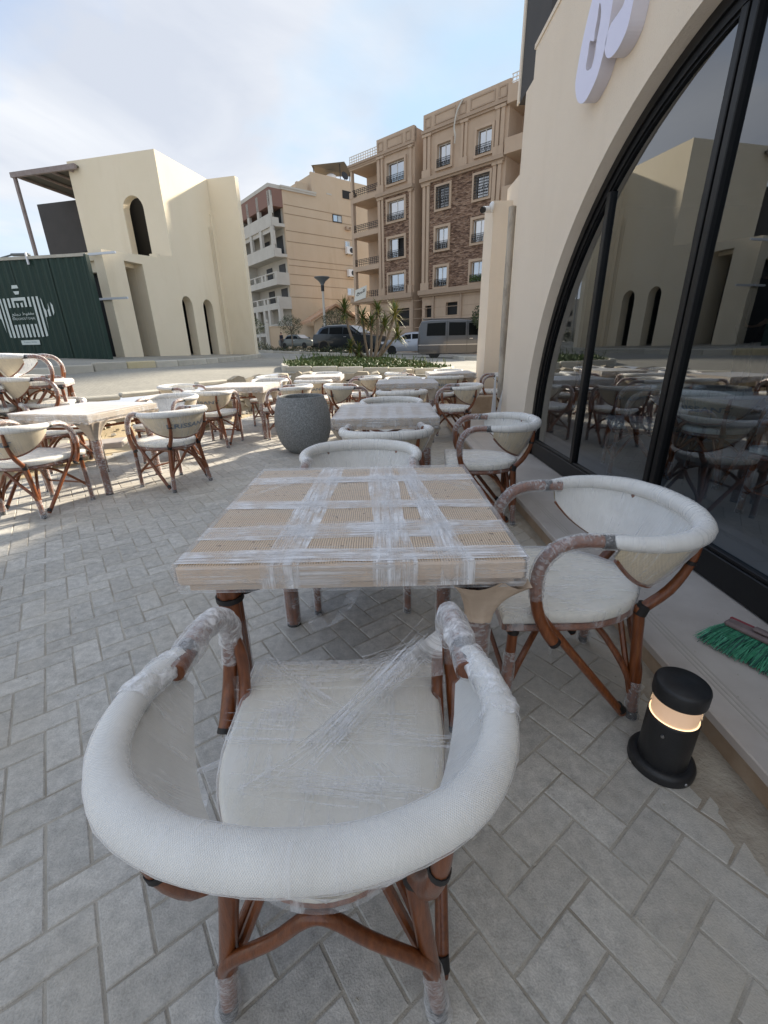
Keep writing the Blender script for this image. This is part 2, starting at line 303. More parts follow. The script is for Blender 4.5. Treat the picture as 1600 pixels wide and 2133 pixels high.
# ================================================================ ground and pavement
def G(x,y):
    x=max(-16,min(10,x)); return .62-.035*x+.002*y-.09*max(0.,10.5-max(y,1.))
EDGE=[(-6.5,-3),(-4.9,1),(-4.3,3),(-3.92,4.18),(-3.44,5.6),(-3.0,6.7),(-2.6,8.5),(-2.3,9.7),(1.5,9.85),(2.6,9.4)]
WALL=[(-14,-3),(-10,2),(-7.8,4.6),(-6.0,6.2),(-4.3,7.6),(-3.2,9.2),(-2.4,10.3),(-.6,10.45),(1.4,10.4),(2.7,9.9)]
def paver_mat(name,single):
    m=bpy.data.materials.new(name); m.use_nodes=True; t=m.node_tree; b=t.nodes['Principled BSDF']; b.inputs['Roughness'].default_value=.88
    g=N(t,'ShaderNodeNewGeometry')
    n=N(t,'ShaderNodeTexNoise',Scale=26.,Detail=8.,Roughness=.7); L(t,g.outputs['Position'],n.inputs['Vector'])
    n2=N(t,'ShaderNodeTexNoise',Scale=1.6,Detail=5.,Roughness=.6); L(t,g.outputs['Position'],n2.inputs['Vector'])
    n3=N(t,'ShaderNodeTexNoise',Scale=240.,Detail=3.); L(t,g.outputs['Position'],n3.inputs['Vector'])
    if single:
        oi=N(t,'ShaderNodeObjectInfo'); rv=oi.outputs['Random']
    else:
        oi=N(t,'ShaderNodeAttribute',attribute_name='tint'); rv=oi.outputs['Fac']
    c=N(t,'ShaderNodeValToRGB'); c.color_ramp.elements[0].color=(.475,.455,.415,1); c.color_ramp.elements[1].color=(.60,.577,.53,1); L(t,rv,c.inputs[0])
    mr=N(t,'ShaderNodeMapRange'); L(t,n.outputs[0],mr.inputs[0]); mr.inputs[1].default_value=.3; mr.inputs[2].default_value=.7; mr.inputs[3].default_value=.66; mr.inputs[4].default_value=1.16
    m3=N(t,'ShaderNodeMapRange'); L(t,n3.outputs[0],m3.inputs[0]); m3.inputs[1].default_value=.3; m3.inputs[2].default_value=.7; m3.inputs[3].default_value=.80; m3.inputs[4].default_value=1.12
    q=N(t,'ShaderNodeMath',operation='MULTIPLY'); L(t,mr.outputs[0],q.inputs[0]); L(t,m3.outputs[0],q.inputs[1])
    a=N(t,'ShaderNodeMix',data_type='RGBA',blend_type='MULTIPLY'); a.inputs[0].default_value=1; L(t,c.outputs[0],a.inputs[6]); L(t,q.outputs[0],a.inputs[7])
    # sand dust blown over the blocks, heaviest in patches and along the step
    sp=N(t,'ShaderNodeSeparateXYZ'); L(t,g.outputs['Position'],sp.inputs[0])
    dx=N(t,'ShaderNodeMapRange'); L(t,sp.outputs[0],dx.inputs[0]); dx.inputs[1].default_value=.35; dx.inputs[2].default_value=1.12; dx.inputs[3].default_value=0.; dx.inputs[4].default_value=.34
    dd=N(t,'ShaderNodeMath',operation='ADD'); L(t,n2.outputs[0],dd.inputs[0]); L(t,dx.outputs[0],dd.inputs[1])
    ds=N(t,'ShaderNodeMapRange'); L(t,dd.outputs[0],ds.inputs[0]); ds.inputs[1].default_value=.44; ds.inputs[2].default_value=.8; ds.inputs[3].default_value=0.; ds.inputs[4].default_value=.75
    dm=N(t,'ShaderNodeMath',operation='MULTIPLY'); L(t,ds.outputs[0],dm.inputs[0]); L(t,mr.outputs[0],dm.inputs[1])
    e=N(t,'ShaderNodeMix',data_type='RGBA'); L(t,dm.outputs[0],e.inputs[0]); L(t,a.outputs[2],e.inputs[6]); e.inputs[7].default_value=(.47,.42,.34,1)
    # pale crumbs
    v=N(t,'ShaderNodeTexVoronoi',Scale=55.); L(t,g.outputs['Position'],v.inputs['Vector'])
    lt=N(t,'ShaderNodeMath',operation='LESS_THAN'); L(t,v.outputs['Distance'],lt.inputs[0]); lt.inputs[1].default_value=.11
    gt=N(t,'ShaderNodeMath',operation='GREATER_THAN'); L(t,n2.outputs[0],gt.inputs[0]); gt.inputs[1].default_value=.55
    lg=N(t,'ShaderNodeMath',operation='MULTIPLY'); L(t,lt.outputs[0],lg.inputs[0]); L(t,gt.outputs[0],lg.inputs[1])
    lg2=N(t,'ShaderNodeMath',operation='MULTIPLY'); L(t,lg.outputs[0],lg2.inputs[0]); lg2.inputs[1].default_value=.6
    f=N(t,'ShaderNodeMix',data_type='RGBA'); L(t,lg2.outputs[0],f.inputs[0]); L(t,e.outputs[2],f.inputs[6]); f.inputs[7].default_value=(.5,.48,.42,1)
    L(t,f.outputs[2],b.inputs['Base Color'])
    ba=N(t,'ShaderNodeMath',operation='ADD'); L(t,n3.outputs[0],ba.inputs[0]); L(t,n.outputs[0],ba.inputs[1])
    bp=N(t,'ShaderNodeBump',Strength=.45,Distance=.004); L(t,ba.outputs[0],bp.inputs['Height']); L(t,bp.outputs[0],b.inputs['Normal'])
    return m
M['paver']=paver_mat('concrete_paver',True); M['paver2']=paver_mat('concrete_paver_joined',False)
M['joint']=mat('joint_sand',(.33,.295,.24),.95,(.55,.51,.44),6.,.5,260.)
M['sand']=mat('rubbly_sand',(.42,.33,.20),.95,(.52,.43,.29),3.,.8,40.)
M['stone']=mat('pale_broken_stone',(.45,.41,.34),.85,(.58,.54,.46),5.,.3,60.,rand=.2)
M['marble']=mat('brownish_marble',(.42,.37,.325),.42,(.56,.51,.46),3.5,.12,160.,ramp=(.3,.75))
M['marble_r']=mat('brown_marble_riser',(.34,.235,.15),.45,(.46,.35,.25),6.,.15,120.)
def inedge(x,y):
    if y<-3 or x>1.085 and y<9: return False
    for i in range(len(EDGE)-1):
        (x0,y0),(x1,y1)=EDGE[i],EDGE[i+1]
        if i<7:
            if y0<=y<y1: return x> x0+(x1-x0)*(y-y0)/(y1-y0)
    return y<9.75 and x<1.9
mb=MB()
nb=26
poly=[(x,y) for x,y in EDGE]+[(2.6,-3)]
mb.plate([poly],-.05,lambda u,v,w:(u,v,-.0028+w))
pv=mb.build('pavement',M['joint']); tag(pv,kind='structure')
a36=R_(36.3); ca,sa=math.cos(a36),math.sin(a36); U=.1; gap=.0026
def brickmesh(lx,ly,rng,cx=0,cy=0,ang=0,dz=0,tilt=(0,0),mbx=None):
    c=.0032; hx,hy=lx/2-gap,ly/2-gap
    vs=[(-hx,-hy,-.02),(hx,-hy,-.02),(hx,hy,-.02),(-hx,hy,-.02),
        (-hx,-hy,-c),(hx,-hy,-c),(hx,hy,-c),(-hx,hy,-c),(-hx+c,-hy+c,0),(hx-c,-hy+c,0),(hx-c,hy-c,0),(-hx+c,hy-c,0)]
    vs=[(x,y,z+tilt[0]*x+tilt[1]*y if z>-.01 else z) for x,y,z in vs]
    cA,sA=math.cos(ang),math.sin(ang)
    vs=[(cx+x*cA-y*sA,cy+x*sA+y*cA,z+dz) for x,y,z in vs]
    fs=[(0,1,5,4),(1,2,6,5),(2,3,7,6),(3,0,4,7),(4,5,9,8),(5,6,10,9),(6,7,11,10),(7,4,8,11),(8,9,10,11)]
    mbx.add(vs,fs)
rng=random.Random(3)
bricks=[]
for i in range(-110,110):
    for j in range(-110,110):
        t=(i-j)%4
        if t==0: u,v,w,h=i+1,j+.5,2,1
        elif t==2: u,v,w,h=i+.5,j,1,2
        else: continue
        x=(u*ca-v*sa)*U-.03; y=(u*sa+v*ca)*U+.02
        if inedge(x,y): bricks.append((x,y,w,h))
def scr(x,y,z):
    d=Vector((x,y,z-1.25)); zc=d.dot(fw); return (800+885*d.dot(r2)/zc,1066-885*d.dot(u2)/zc,zc) if zc>.05 else (-9e9,0,0)
def vis(b):
    u,v,z=scr(b[0],b[1],0); return -40<u<1640 and 700<v<2200
V=sorted([b for b in bricks if vis(b)],key=lambda b:(b[0])**2+(b[1])**2+1.5)
near=V[:300]; ns=set(near)
bm1=MB(); brickmesh(2*U,U,rng,mbx=bm1)
proto=bm1.build('paver',M['paver'],pv)
first=True
for (x,y,w,h) in near:
    o=proto if first else proto.copy()
    if not first: COL.objects.link(o); o.parent=pv
    first=False
    o.location=(x,y,rng.uniform(-.0014,.0016)); o.rotation_euler=(rng.uniform(-.006,.006),rng.uniform(-.006,.006),a36+(0 if w==2 else math.pi/2)+rng.uniform(-.008,.008))
rest=MB(); tint=[]
for b in bricks:
    if b in ns: continue
    x,y,w,h=b
    brickmesh(2*U,U,rng,x,y,a36+(0 if w==2 else math.pi/2)+rng.uniform(-.006,.006),rng.uniform(-.0015,.0018),(rng.uniform(-.006,.006),rng.uniform(-.006,.006)),rest)
    tint+= [rng.random()]*12
ro=rest.build('paver_field',M['paver2'],pv); tag(ro,kind='stuff')
at=ro.data.attributes.new('tint','FLOAT','POINT'); at.data.foreach_set('value',tint)
# --- outer road, rising gently behind the seating terrace
def pl_at(P,t):
    ls=[math.dist(P[i],P[i+1]) for i in range(len(P)-1)]; T=sum(ls)*t
    for i,l in enumerate(ls):
        if T<=l or i==len(ls)-1:
            f=min(1,T/l); return (P[i][0]+(P[i+1][0]-P[i][0])*f,P[i][1]+(P[i+1][1]-P[i][1])*f)
        T-=l
FAR=[(-300,-150),(-300,0),(-300,150),(-250,300),(-100,400),(0,420),(100,400),(200,300),(300,100),(300,8)]
def road(u,v):
    a=pl_at(WALL,u); b=pl_at(FAR,u); k=v**3; x=a[0]+(b[0]-a[0])*k; y=a[1]+(b[1]-a[1])*k
    return (x,y,G(x,y))
def road_mat():
    m=mat('paved_road',(.35,.33,.28),.9); t=m.node_tree; b=t.nodes['Principled BSDF']
    g=N(t,'ShaderNodeNewGeometry'); mp=N(t,'ShaderNodeMapping'); mp.inputs['Rotation'].default_value=(0,0,.75); L(t,g.outputs['Position'],mp.inputs[0])
    bt=N(t,'ShaderNodeTexBrick'); bt.offset=.5; bt.inputs['Scale'].default_value=5.; bt.inputs['Mortar Size'].default_value=.02
    bt.inputs['Color1'].default_value=(.36,.34,.29,1); bt.inputs['Color2'].default_value=(.31,.295,.255,1); bt.inputs['Mortar'].default_value=(.22,.205,.175,1); L(t,mp.outputs[0],bt.inputs['Vector'])
    n=N(t,'ShaderNodeTexNoise',Scale=.35,Detail=7.,Roughness=.65); L(t,g.outputs['Position'],n.inputs['Vector'])
    mr=N(t,'ShaderNodeMapRange'); L(t,n.outputs[0],mr.inputs[0]); mr.inputs[1].default_value=.3; mr.inputs[2].default_value=.7; mr.inputs[3].default_value=.78; mr.inputs[4].default_value=1.15
    a=N(t,'ShaderNodeMix',data_type='RGBA',blend_type='MULTIPLY'); a.inputs[0].default_value=1; L(t,bt.outputs[0],a.inputs[6]); L(t,mr.outputs[0],a.inputs[7]); L(t,a.outputs[2],b.inputs['Base Color'])
    return m
M['road']=road_mat()
mb=MB(); mb.grid(road,90,60,smooth=True); tag(mb.build('road',M['road']),kind='structure')
def bank(u,v):
    a=pl_at(EDGE,u); b=pl_at(WALL,u); zt=G(*b)-.05; x=a[0]+(b[0]-a[0])*v; y=a[1]+(b[1]-a[1])*v
    far=1. if u>.62 else 0.
    s=v**1.6 if u<.62 else max(0,(v-.85)/.15)
    z=-.012+zt*s*.92+.035*fbm(x*3,y*3)*min(1,v*6)*(1-far*.5)
    return (x,y,z)
mb=MB(); mb.grid(bank,150,24); sb=mb.build('sand_bank',M['sand']); tag(sb,kind='structure')
# kerb stones along the top of the bank
M['kerb']=mat('pale_kerb_concrete',(.47,.44,.37),.85,(.56,.53,.45),4.,.3,60.,rand=.15)
M['kerb_y']=mat('yellow_kerb_concrete',(.55,.47,.28),.85,(.60,.52,.35),4.,.3,60.)
def kerb_run(P,step,w,h,zf,label,cat='kerb',inset=0,cols=None,cap=300):
    tot=sum(math.dist(P[i],P[i+1]) for i in range(len(P)-1)); n=int(tot/step)
    root=empty('kerb',(P[0][0],P[0][1],zf(*P[0])),0,label,cat)
    ox,oy,oz=root.location
    k=MB(); k.box(-step/2+.006,step/2-.006,-w/2,w/2,-h*.6,h,b=.02); pr=None
    for i in range(n):
        a=pl_at(P,i/n); b=pl_at(P,(i+1)/n); x,y=(a[0]+b[0])/2,(a[1]+b[1])/2
        if pr is None: o=pr=k.build('kerb_stone',M['kerb'],root)
        else: o=pr.copy(); COL.objects.link(o); o.parent=root
        o.location=(x-ox,y-oy,zf(x,y)-oz+random.uniform(-.006,.006)); o.rotation_euler=(0,0,math.atan2(b[1]-a[1],b[0]-a[0])+random.uniform(-.01,.01))
        if cols and i in cols: 
            o.data=o.data.copy(); o.data.materials[0]=M['kerb_y']; o['label']='yellow painted kerb stone'
        o.scale=(math.dist(a,b)/step,1,1)
    return root
kerb_run(WALL[1:6],.7,.16,.05,G,'flat stone edging along the near side of the road, above the sandy bank')
# central island
ISL=[(-2.25,10.6),(-.5,10.75),(1.35,10.7),(1.9,11.6),(1.2,15.5),(-.2,19.5),(-1.4,21),(-2.3,20.2),(-2.75,16),(-2.65,12.2),(-2.25,10.6)]
kerb_run(ISL,.6,.16,.13,G,'pale kerb ring around the planted traffic island')
# planted island soil and ground cover
M['soil']=mat('dry_soil',(.10,.075,.045),.95,(.16,.12,.075),6.,.5,50.)
def inpoly(x,y,P):
    c=False
    for i in range(len(P)-1):
        (x0,y0),(x1,y1)=P[i],P[i+1]
        if (y0>y)!=(y1>y) and x<(x1-x0)*(y-y0)/(y1-y0)+x0: c=not c
    return c
ic=(-.55,14.6)
def isl(u,v):
    p=pl_at(ISL,u); k=1-v; x=ic[0]+(p[0]-ic[0])*k*.985; y=ic[1]+(p[1]-ic[1])*k*.985
    return (x,y,G(x,y)+.05+.07*(1-k*k)+.03*fbm(x,y))
mb=MB(); mb.grid(isl,60,12); tag(mb.build('island_soil',M['soil']),kind='structure')
def leafmat(name,a,b,rand=0.):
    m=mat(name,a,.6,b,1.2,0,spec=.3,rand=rand); t=m.node_tree
    g=N(t,'ShaderNodeNewGeometry'); return m
M['gc']=leafmat('ground_cover_leaves',(.05,.085,.025),(.11,.15,.045))
M['gc2']=leafmat('dry_yellow_leaves',(.16,.12,.04),(.10,.10,.03))
M['leafd']=leafmat('dull_olive_leaves',(.030,.045,.022),(.075,.09,.042))
M['palm']=leafmat('spiky_green_leaves',(.055,.085,.022),(.12,.155,.04))
M['palmy']=leafmat('spiky_yellow_leaves',(.24,.20,.045),(.15,.16,.04))
M['bark']=mat('grey_brown_bark',(.16,.125,.09),.9,(.24,.19,.14),14.,.6,60.,stretch=(1,1,.3))
def leaf(mb,p,d,l,w,mi=0,nrm=None):
    d=d.normalized(); n=nrm or Vector((random.gauss(0,1),random.gauss(0,1),random.gauss(0,1)))
    s=d.cross(n); 
    if s.length<1e-5: return
    s=s.normalized()*w/2; m=p+d*l*.5
    mb.add([p,m+s,p+d*l,m-s],[(0,1,2,3)],mi)
rng=random.Random(11); mb=MB()
cnt=0
while cnt<17000:
    u=rng.random(); v=1-math.sqrt(rng.random()); p=isl(u,v)
    if p[1]>18.5: continue
    hh=.02+.06*max(0,.5+.6*fbm(p[0]*1.3,p[1]*1.3,4))
    q=Vector((p[0]+rng.gauss(0,.03),p[1]+rng.gauss(0,.03),p[2]+rng.uniform(0,hh)))
    dd=Vector((rng.gauss(0,1),rng.gauss(0,1),rng.uniform(.2,1.5))); random.seed(cnt)
    leaf(mb,q,dd,rng.uniform(.06,.12),rng.uniform(.025,.05),0 if rng.random()<.93 else 1); cnt+=1
for k in range(160):
    u=rng.random(); p=isl(u,rng.uniform(.0,.5)); q=Vector(p)
    if p[1]<18: leaf(mb,q+Vector((0,0,.1)),Vector((rng.gauss(0,.3),rng.gauss(0,.3),1)),rng.uniform(.12,.24),.03,0)
tag(mb.build('ground_cover',[M['gc'],M['gc2']]),'low green ground cover on the planted traffic island','ground cover',kind='stuff')
# dry stone wall under the island kerb, built stone by stone
M['stw']=mat('dry_laid_wall_stone',(.36,.31,.23),.9,(.48,.43,.34),4.,.5,30.,rand=.25)
wr=empty('stone_wall',(-2.4,10.25,0),0,'rough dry laid stone wall behind the tables, under the island kerb','stone wall')
WP=WALL[5:]; rng=random.Random(5)
protos=[]
for k in range(6):
    s=MB(); lx,lz=.17+.05*k/5,.09+.03*(k%3); vs=[]
    pts=[]
    for a in range(7):
        an=2*math.pi*a/7+rng.uniform(-.25,.25); pts.append((lx*math.cos(an)*rng.uniform(.75,1.05),lz*math.sin(an)*rng.uniform(.75,1.05)))
    s.plate([pts],.2,lambda u,v,w:(u,w-.1,v)); protos.append(s.build('stone',M['stw'],wr))
used=set(); n=0
tot=sum(math.dist(WP[i],WP[i+1]) for i in range(len(WP)-1))
for row in range(5):
    z=.05+row*.135; x=rng.uniform(0,.2)
    while x<tot and n<240:
        a=pl_at(WP,min(1,x/tot)); b=pl_at(WP,min(1,(x+.05)/tot)); top=G(*a)
        if z<top-.02:
            k=rng.randrange(6)
            if k not in used: o=protos[k]; used.add(k)
            else: o=protos[k].copy(); COL.objects.link(o); o.parent=wr
            ang=math.atan2(b[1]-a[1],b[0]-a[0]) if b!=a else 0
            o.location=(a[0]+2.4+math.sin(ang)*(.16+.02*row),a[1]-10.25-math.cos(ang)*(.25-.03*row)+rng.uniform(-.03,.03),z+rng.uniform(-.02,.02)); o.rotation_euler=(rng.uniform(-.15,.15),rng.uniform(-.35,.35),ang+rng.uniform(-.2,.2)); n+=1
        x+=rng.uniform(.24,.34)
# rubble on the bank and loose slabs
def rockmesh(mb,c,s,rng):
    import itertools
    Mx=Matrix.Translation(c)@Matrix.Rotation(rng.uniform(0,6),4,'Z')@Matrix.Rotation(rng.uniform(-.7,.7),4,'X')
    x,y,z=s*rng.uniform(.5,1),s*rng.uniform(.4,.8),s*rng.uniform(.12,.5)
    vs=[(sx*x*rng.uniform(.7,1),sy*y*rng.uniform(.7,1),sz*z*rng.uniform(.7,1)) for sx in(-1,1) for sy in(-1,1) for sz in(-1,1)]
    mb.add(vs,[(0,1,3,2),(4,6,7,5),(0,4,5,1),(2,3,7,6),(0,2,6,4),(1,5,7,3)],0,M=Mx)
mb=MB()
for k in range(1500):
    u=rng.uniform(.12,.66); v=rng.random()**.7
    if rng.random()<.6: v=rng.uniform(.7,1)
    p=bank(u,v); rockmesh(mb,Vector(p)+Vector((0,0,.02)),rng.choice([.03,.05,.07,.12,.16]) ,rng)
for k in range(260):
    p=bank(rng.uniform(.64,.98),rng.uniform(.3,.85)); rockmesh(mb,Vector(p)+Vector((0,0,.02)),rng.choice([.03,.05,.08]),rng)
tag(mb.build('rubble',M['stone']),'broken stone rubble strewn over the sandy bank','rubble',kind='stuff')
mb=MB()
for k in range(900):
    p=bank(rng.uniform(.2,.62),rng.uniform(.05,.6)); q=Vector(p)
    if fbm(p[0]*1.1,p[1]*1.1,9)<.05: continue
    leaf(mb,q,Vector((rng.gauss(0,.5),rng.gauss(0,.5),1)),rng.uniform(.04,.11),.012,0)
tag(mb.build('weeds',[M['gc']]),'sparse green weeds on the sandy bank','weeds',kind='stuff')
SL=[(-3.85,5.15,.16,1.3,.26,.07,R_(12),'long grey marble slab lying across the sandy bank behind the left table'),
    (-3.0,7.2,.14,.9,.24,.06,R_(35),'grey marble slab lying on the bank behind the second table row'),
    (-4.4,6.3,.30,1.1,.3,.07,R_(48),'pale marble slab lying high on the rubble bank by the road'),
    (-4.3,4.75,.12,.9,.22,.09,R_(-4),'pale stone slab lying beside the leftmost table')]
for x,y,z,lx,ly,lz,rz,lab in SL:
    s=MB(); s.box(-lx/2,lx/2,-ly/2,ly/2,-lz/2,lz/2,b=.008); o=s.build('stone_slab',M['marble'] if 'grey' in lab else M['stone'],None,(x,y,z),(R_(4),R_(-3),rz)); tag(o,lab,'slab')
# ================================================================ step in front of the cafe
st=empty('entrance_step',(1.045,2,0),0,'long brown marble step below the arched cafe window','step')
y0=-3.0; k=0; grooves=MB()
M['groove']=mat('light_groove',(.44,.40,.35),.6)
while y0<6.7:
    l=1.25; y1=y0+l
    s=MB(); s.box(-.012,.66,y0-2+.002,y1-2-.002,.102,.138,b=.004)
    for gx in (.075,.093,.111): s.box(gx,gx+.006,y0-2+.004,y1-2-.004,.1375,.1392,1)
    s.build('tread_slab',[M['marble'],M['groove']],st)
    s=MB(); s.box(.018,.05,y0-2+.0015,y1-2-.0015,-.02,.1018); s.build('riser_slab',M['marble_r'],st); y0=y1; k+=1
# ================================================================ cafe building
cb=empty('cafe_building',(1.49,5.18,0),0,'cream rendered cafe with a huge arched black framed window','building')
def cpart(mb,name,mats,**k):
    o=mb.build(name,mats,cb,**k); 
    for v in o.data.vertices: v.co-=Vector((1.49,5.18,0))
    return o
YC,ZC,RR=2.27,.45,2.25
def arch(r,n=48,zb=.12): return [(YC-r,zb)]+[(YC-r*math.cos(math.pi*i/n),ZC+r*math.sin(math.pi*i/n)) for i in range(n+1)]+[(YC+r,zb)]
X=lambda x0:(lambda u,v,w:(x0+w,u,v))
mb=MB(); mb.plate([[(-3,0),(5.18,0),(5.18,3.77),(-3,3.77)],arch(RR)],.24,X(1.489)); cpart(mb,'arched_wall',M['wallc'])
mb=MB(); mb.box(1.478,1.745,-3,5.195,3.765,3.80); cpart(mb,'parapet_cap',M['wallc'])
mb=MB(); mb.box(1.468,1.4885,4.54,5.2,.138,.24,b=.003); cpart(mb,'skirting',M['marble'])
# frame : two stepped rings, sill rail, mullions
def ring(r0,r1,n=64):
    a=arch(r0,n); b=arch(r1,n,.122); return a,b
fr=MB()
a,b=ring(RR-.002,RR-.062); fr.plate([a,b],.085,X(1.575))
a,b=ring(RR-.058,RR-.105); fr.plate([a,b],.05,X(1.59))
a,b=ring(RR-.10,RR-.122); fr.plate([a,b],.03,X(1.602))
frame=cpart(fr,'window_frame',M['black'])
mb=MB(); mb.box(1.583,1.64,.15,4.42,.143,.285,b=.004); mb.box(1.595,1.63,.15,4.42,.284,.305,b=.003); o=cpart(mb,'sill_rail',M['black'])
for yy,w in ((1.30,.045),(1.37,.045),(2.405,.045),(2.468,.045),(3.50,.055)):
    h=ZC+math.sqrt(max(0,(RR-.11)**2-(yy-YC)**2)); mb=MB(); mb.box(1.588,1.64,yy-w/2,yy+w/2,.29,h,b=.004); cpart(mb,'mullion',M['black'])
mb=MB(); mb.box(1.545,1.585,1.405,1.43,.95,1.55,b=.008); mb.box(1.58,1.6,1.41,1.425,1.0,1.02); mb.box(1.58,1.6,1.41,1.425,1.48,1.5); cpart(mb,'door_handle',M['black'])
def glassm(name,tint=(.52,.58,.60),ior=1.75,rough=.0,base=0.):
    m=bpy.data.materials.new(name); m.use_nodes=True; t=m.node_tree; t.nodes.remove(t.nodes['Principled BSDF']); out=t.nodes['Material Output']
    gl=N(t,'ShaderNodeBsdfGlossy',Roughness=rough); gl.inputs[0].default_value=(.93,.96,1,1); tr=N(t,'ShaderNodeBsdfTransparent'); tr.inputs[0].default_value=(*tint,1)
    f=fres(t,((ior-1)/(ior+1))**2)
    ad=N(t,'ShaderNodeMath',operation='ADD'); L(t,f.outputs[0],ad.inputs[0]); ad.inputs[1].default_value=base; ad.use_clamp=True
    mx=N(t,'ShaderNodeMixShader'); L(t,ad.outputs[0],mx.inputs[0]); L(t,tr.outputs[0],mx.inputs[1]); L(t,gl.outputs[0],mx.inputs[2]); L(t,mx.outputs[0],out.inputs[0]); return m
M['glass']=glassm('tinted_window_glass',(.55,.62,.66),1.5,.0,.14)
for ya,yb in ((.15,1.335),(1.335,2.4375),(2.4375,3.5),(3.5,4.40)):
    n=14; top=[(ya+(yb-ya)*i/n,ZC+math.sqrt(max(.0004,(RR-.1)**2-(ya+(yb-ya)*i/n-YC)**2))) for i in range(n+1)]
    mb=MB(); P=[(ya,.30)]+top+[(yb,.30)]
    mb.add([(1.615,p[0],p[1]) for p in P],[tuple(range(len(P)))]); cpart(mb,'pane',M['glass'])
# recessed wall strips, upper dark storey, far pilaster
mb=MB(); mb.box(1.60,1.9,5.18,5.80,0,3.72); cpart(mb,'recessed_wall',M['wallc'])
mb=MB(); mb.box(1.56,1.6,5.182,5.36,0,2.93); cpart(mb,'recessed_wall',M['wallc'])
mb=MB(); mb.box(1.60,5,5.2,6.07,3.722,6.6); cpart(mb,'upper_storey',M['charcoal'])
mb=MB(); mb.box(1.585,1.60,6.02,6.09,3.722,6.6); cpart(mb,'corner_trim',M['wallc'])
mb=MB(); mb.box(2.02,2.34,8.8,9.5,0,3.55); cpart(mb,'pilaster',M['wallc'])
mb=MB(); mb.box(1.985,2.36,8.765,9.5,0,.22,b=.01); cpart(mb,'pilaster_base',M['wallc'])
mb=MB(); mb.box(2.341,9,8.9,9.2,0,3.82); cpart(mb,'end_wall',M['wallc']); mb=MB(); mb.box(2.342,2.5,5.801,8.899,0,3.82); mb.box(1.901,2.5,5.70,5.8,0,3.72); cpart(mb,'recess_wall',M['wallc'])
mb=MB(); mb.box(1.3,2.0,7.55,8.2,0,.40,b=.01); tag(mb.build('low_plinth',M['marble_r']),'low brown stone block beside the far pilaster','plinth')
# interior shell
M['inwall']=mat('grey_interior_plaster',(.24,.24,.23),.8,(.27,.27,.26),1.)
M['infloor']=mat('grey_interior_floor',(.33,.34,.34),.35,(.38,.39,.39),3.,.05,50.)
mb=MB(); mb.box(1.72,9,-3,5.7,.08,.139); mb.box(2.52,9,5.7,8.7,.08,.139); cpart(mb,'interior_floor',M['infloor'])
mb=MB(); mb.box(1.735,9,-3,5.7,3.3,3.45); mb.box(2.52,9,5.7,8.7,3.3,3.45); cpart(mb,'interior_ceiling',M['inwall'])
mb=MB(); mb.box(8.6,8.8,-3,8.7,.14,3.3); cpart(mb,'interior_wall',M['inwall'])
mb=MB(); mb.box(2.52,8.6,8.4,8.6,.14,3.3); cpart(mb,'interior_wall',M['inwall'])
mb=MB(); mb.box(1.74,8.6,-3,-2.8,.14,3.3); cpart(mb,'interior_wall',M['inwall'])
mb=MB(); mb.box(1.73,9,-3,5.79,3.452,3.6); mb.box(2.52,9,5.79,8.88,3.452,3.6); cpart(mb,'roof',M['wallc'])
M['white']=mat('white_board',(.72,.74,.77),.5)
mb=MB(); mb.box(-.9,.9,-.65,.65,0,.31,b=.01); tag(mb.build('platform',M['white'],None,(4.6,5.45,.14)),'low white platform inside the cafe, behind the glass','platform')
mb=MB(); mb.box(0,3.2,-.05,.05,0,.95,b=.01); mb.box(-.03,3.2,-.12,.12,.951,.99,b=.01); tag(mb.build('counter',M['white'],None,(3.4,7.6,.14)),'white counter at the back inside the cafe','counter')
# pendant lamp inside
pe=empty('pendant_lamp',(3.05,2.75,2.0),0,'black pendant lamp hanging inside the cafe, at the right edge of the photo','pendant lamp')
mb=MB(); mb.lathe([(.03,.22),(.05,.2),(.12,.06),(.17,0),(.165,.0),(.11,.06)],24); mb.build('lamp_shade',M['black'],pe)
mb=MB(); mb.tube([(0,0,.2),(0,0,1.3)],.006,6); mb.tube([(-.06,0,.2),(-.05,0,.32),(0,0,.36),(.05,0,.32),(.06,0,.2)],.005,6,sub=4); mb.build('cord',M['black'],pe)
# raised sign letters on the wall
M['letter']=mat('lilac_white_acrylic',(.70,.70,.88),.35)
M['letterside']=mat('pale_acrylic_side',(.66,.63,.68),.5)
def WL(u,v,x):   # photo pixel -> wall plane
    cx=(u-800)/885; cy=-(v-1066.5)/885; d=r2*cx+u2*cy+fw; t=x/d.x; return (d.y*t,1.25+d.z*t)
def z2(p): return (1080+p[0]*.325,p[1]*.325)
o1=[(475,-10),(440,130),(405,290),(378,440),(364,540),(370,620),(388,660),(420,655),(455,600),(500,500),(535,380),(565,250),(590,100),(606,-10),(608,-120),(560,-200),(510,-130)]
h1=[(458,265),(445,350),(432,430),(442,452),(468,430),(490,350),(500,270),(522,150),(530,60),(520,20),(505,120),(490,200),(482,262)]
l1=[WL(*z2(p),1.40) for p in o1]; l1h=[WL(*z2(p),1.40) for p in h1]
def rnd(P,k=5):
    n=len(P); Q=[Vector((a,b,0)) for a,b in P]; Q=[Q[-1]]+Q+[Q[0],Q[1]]; R,_=resample(Q,1,k); R=R[k:-(k+1)]; return [(q.x,q.y) for q in R]
l1=rnd(l1); l1h=rnd(l1h)
l2=[WL(*z2(p),1.40) for p in [(740,-10),(700,170),(650,290),(605,355),(570,372),(553,330),(560,260),(590,160),(640,85),(672,30),(690,-40),(700,-150),(760,-120)]]
l2=rnd(l2)
mb=MB(); mb.plate([rnd([WL(*z2(p),1.44) for p in h1])],.04,X(1.44),0); mb.v=[(a,YC+(b-YC)*1.0,c) for a,b,c in mb.v]; cpart(mb,'letter_recess',M['letterside'])
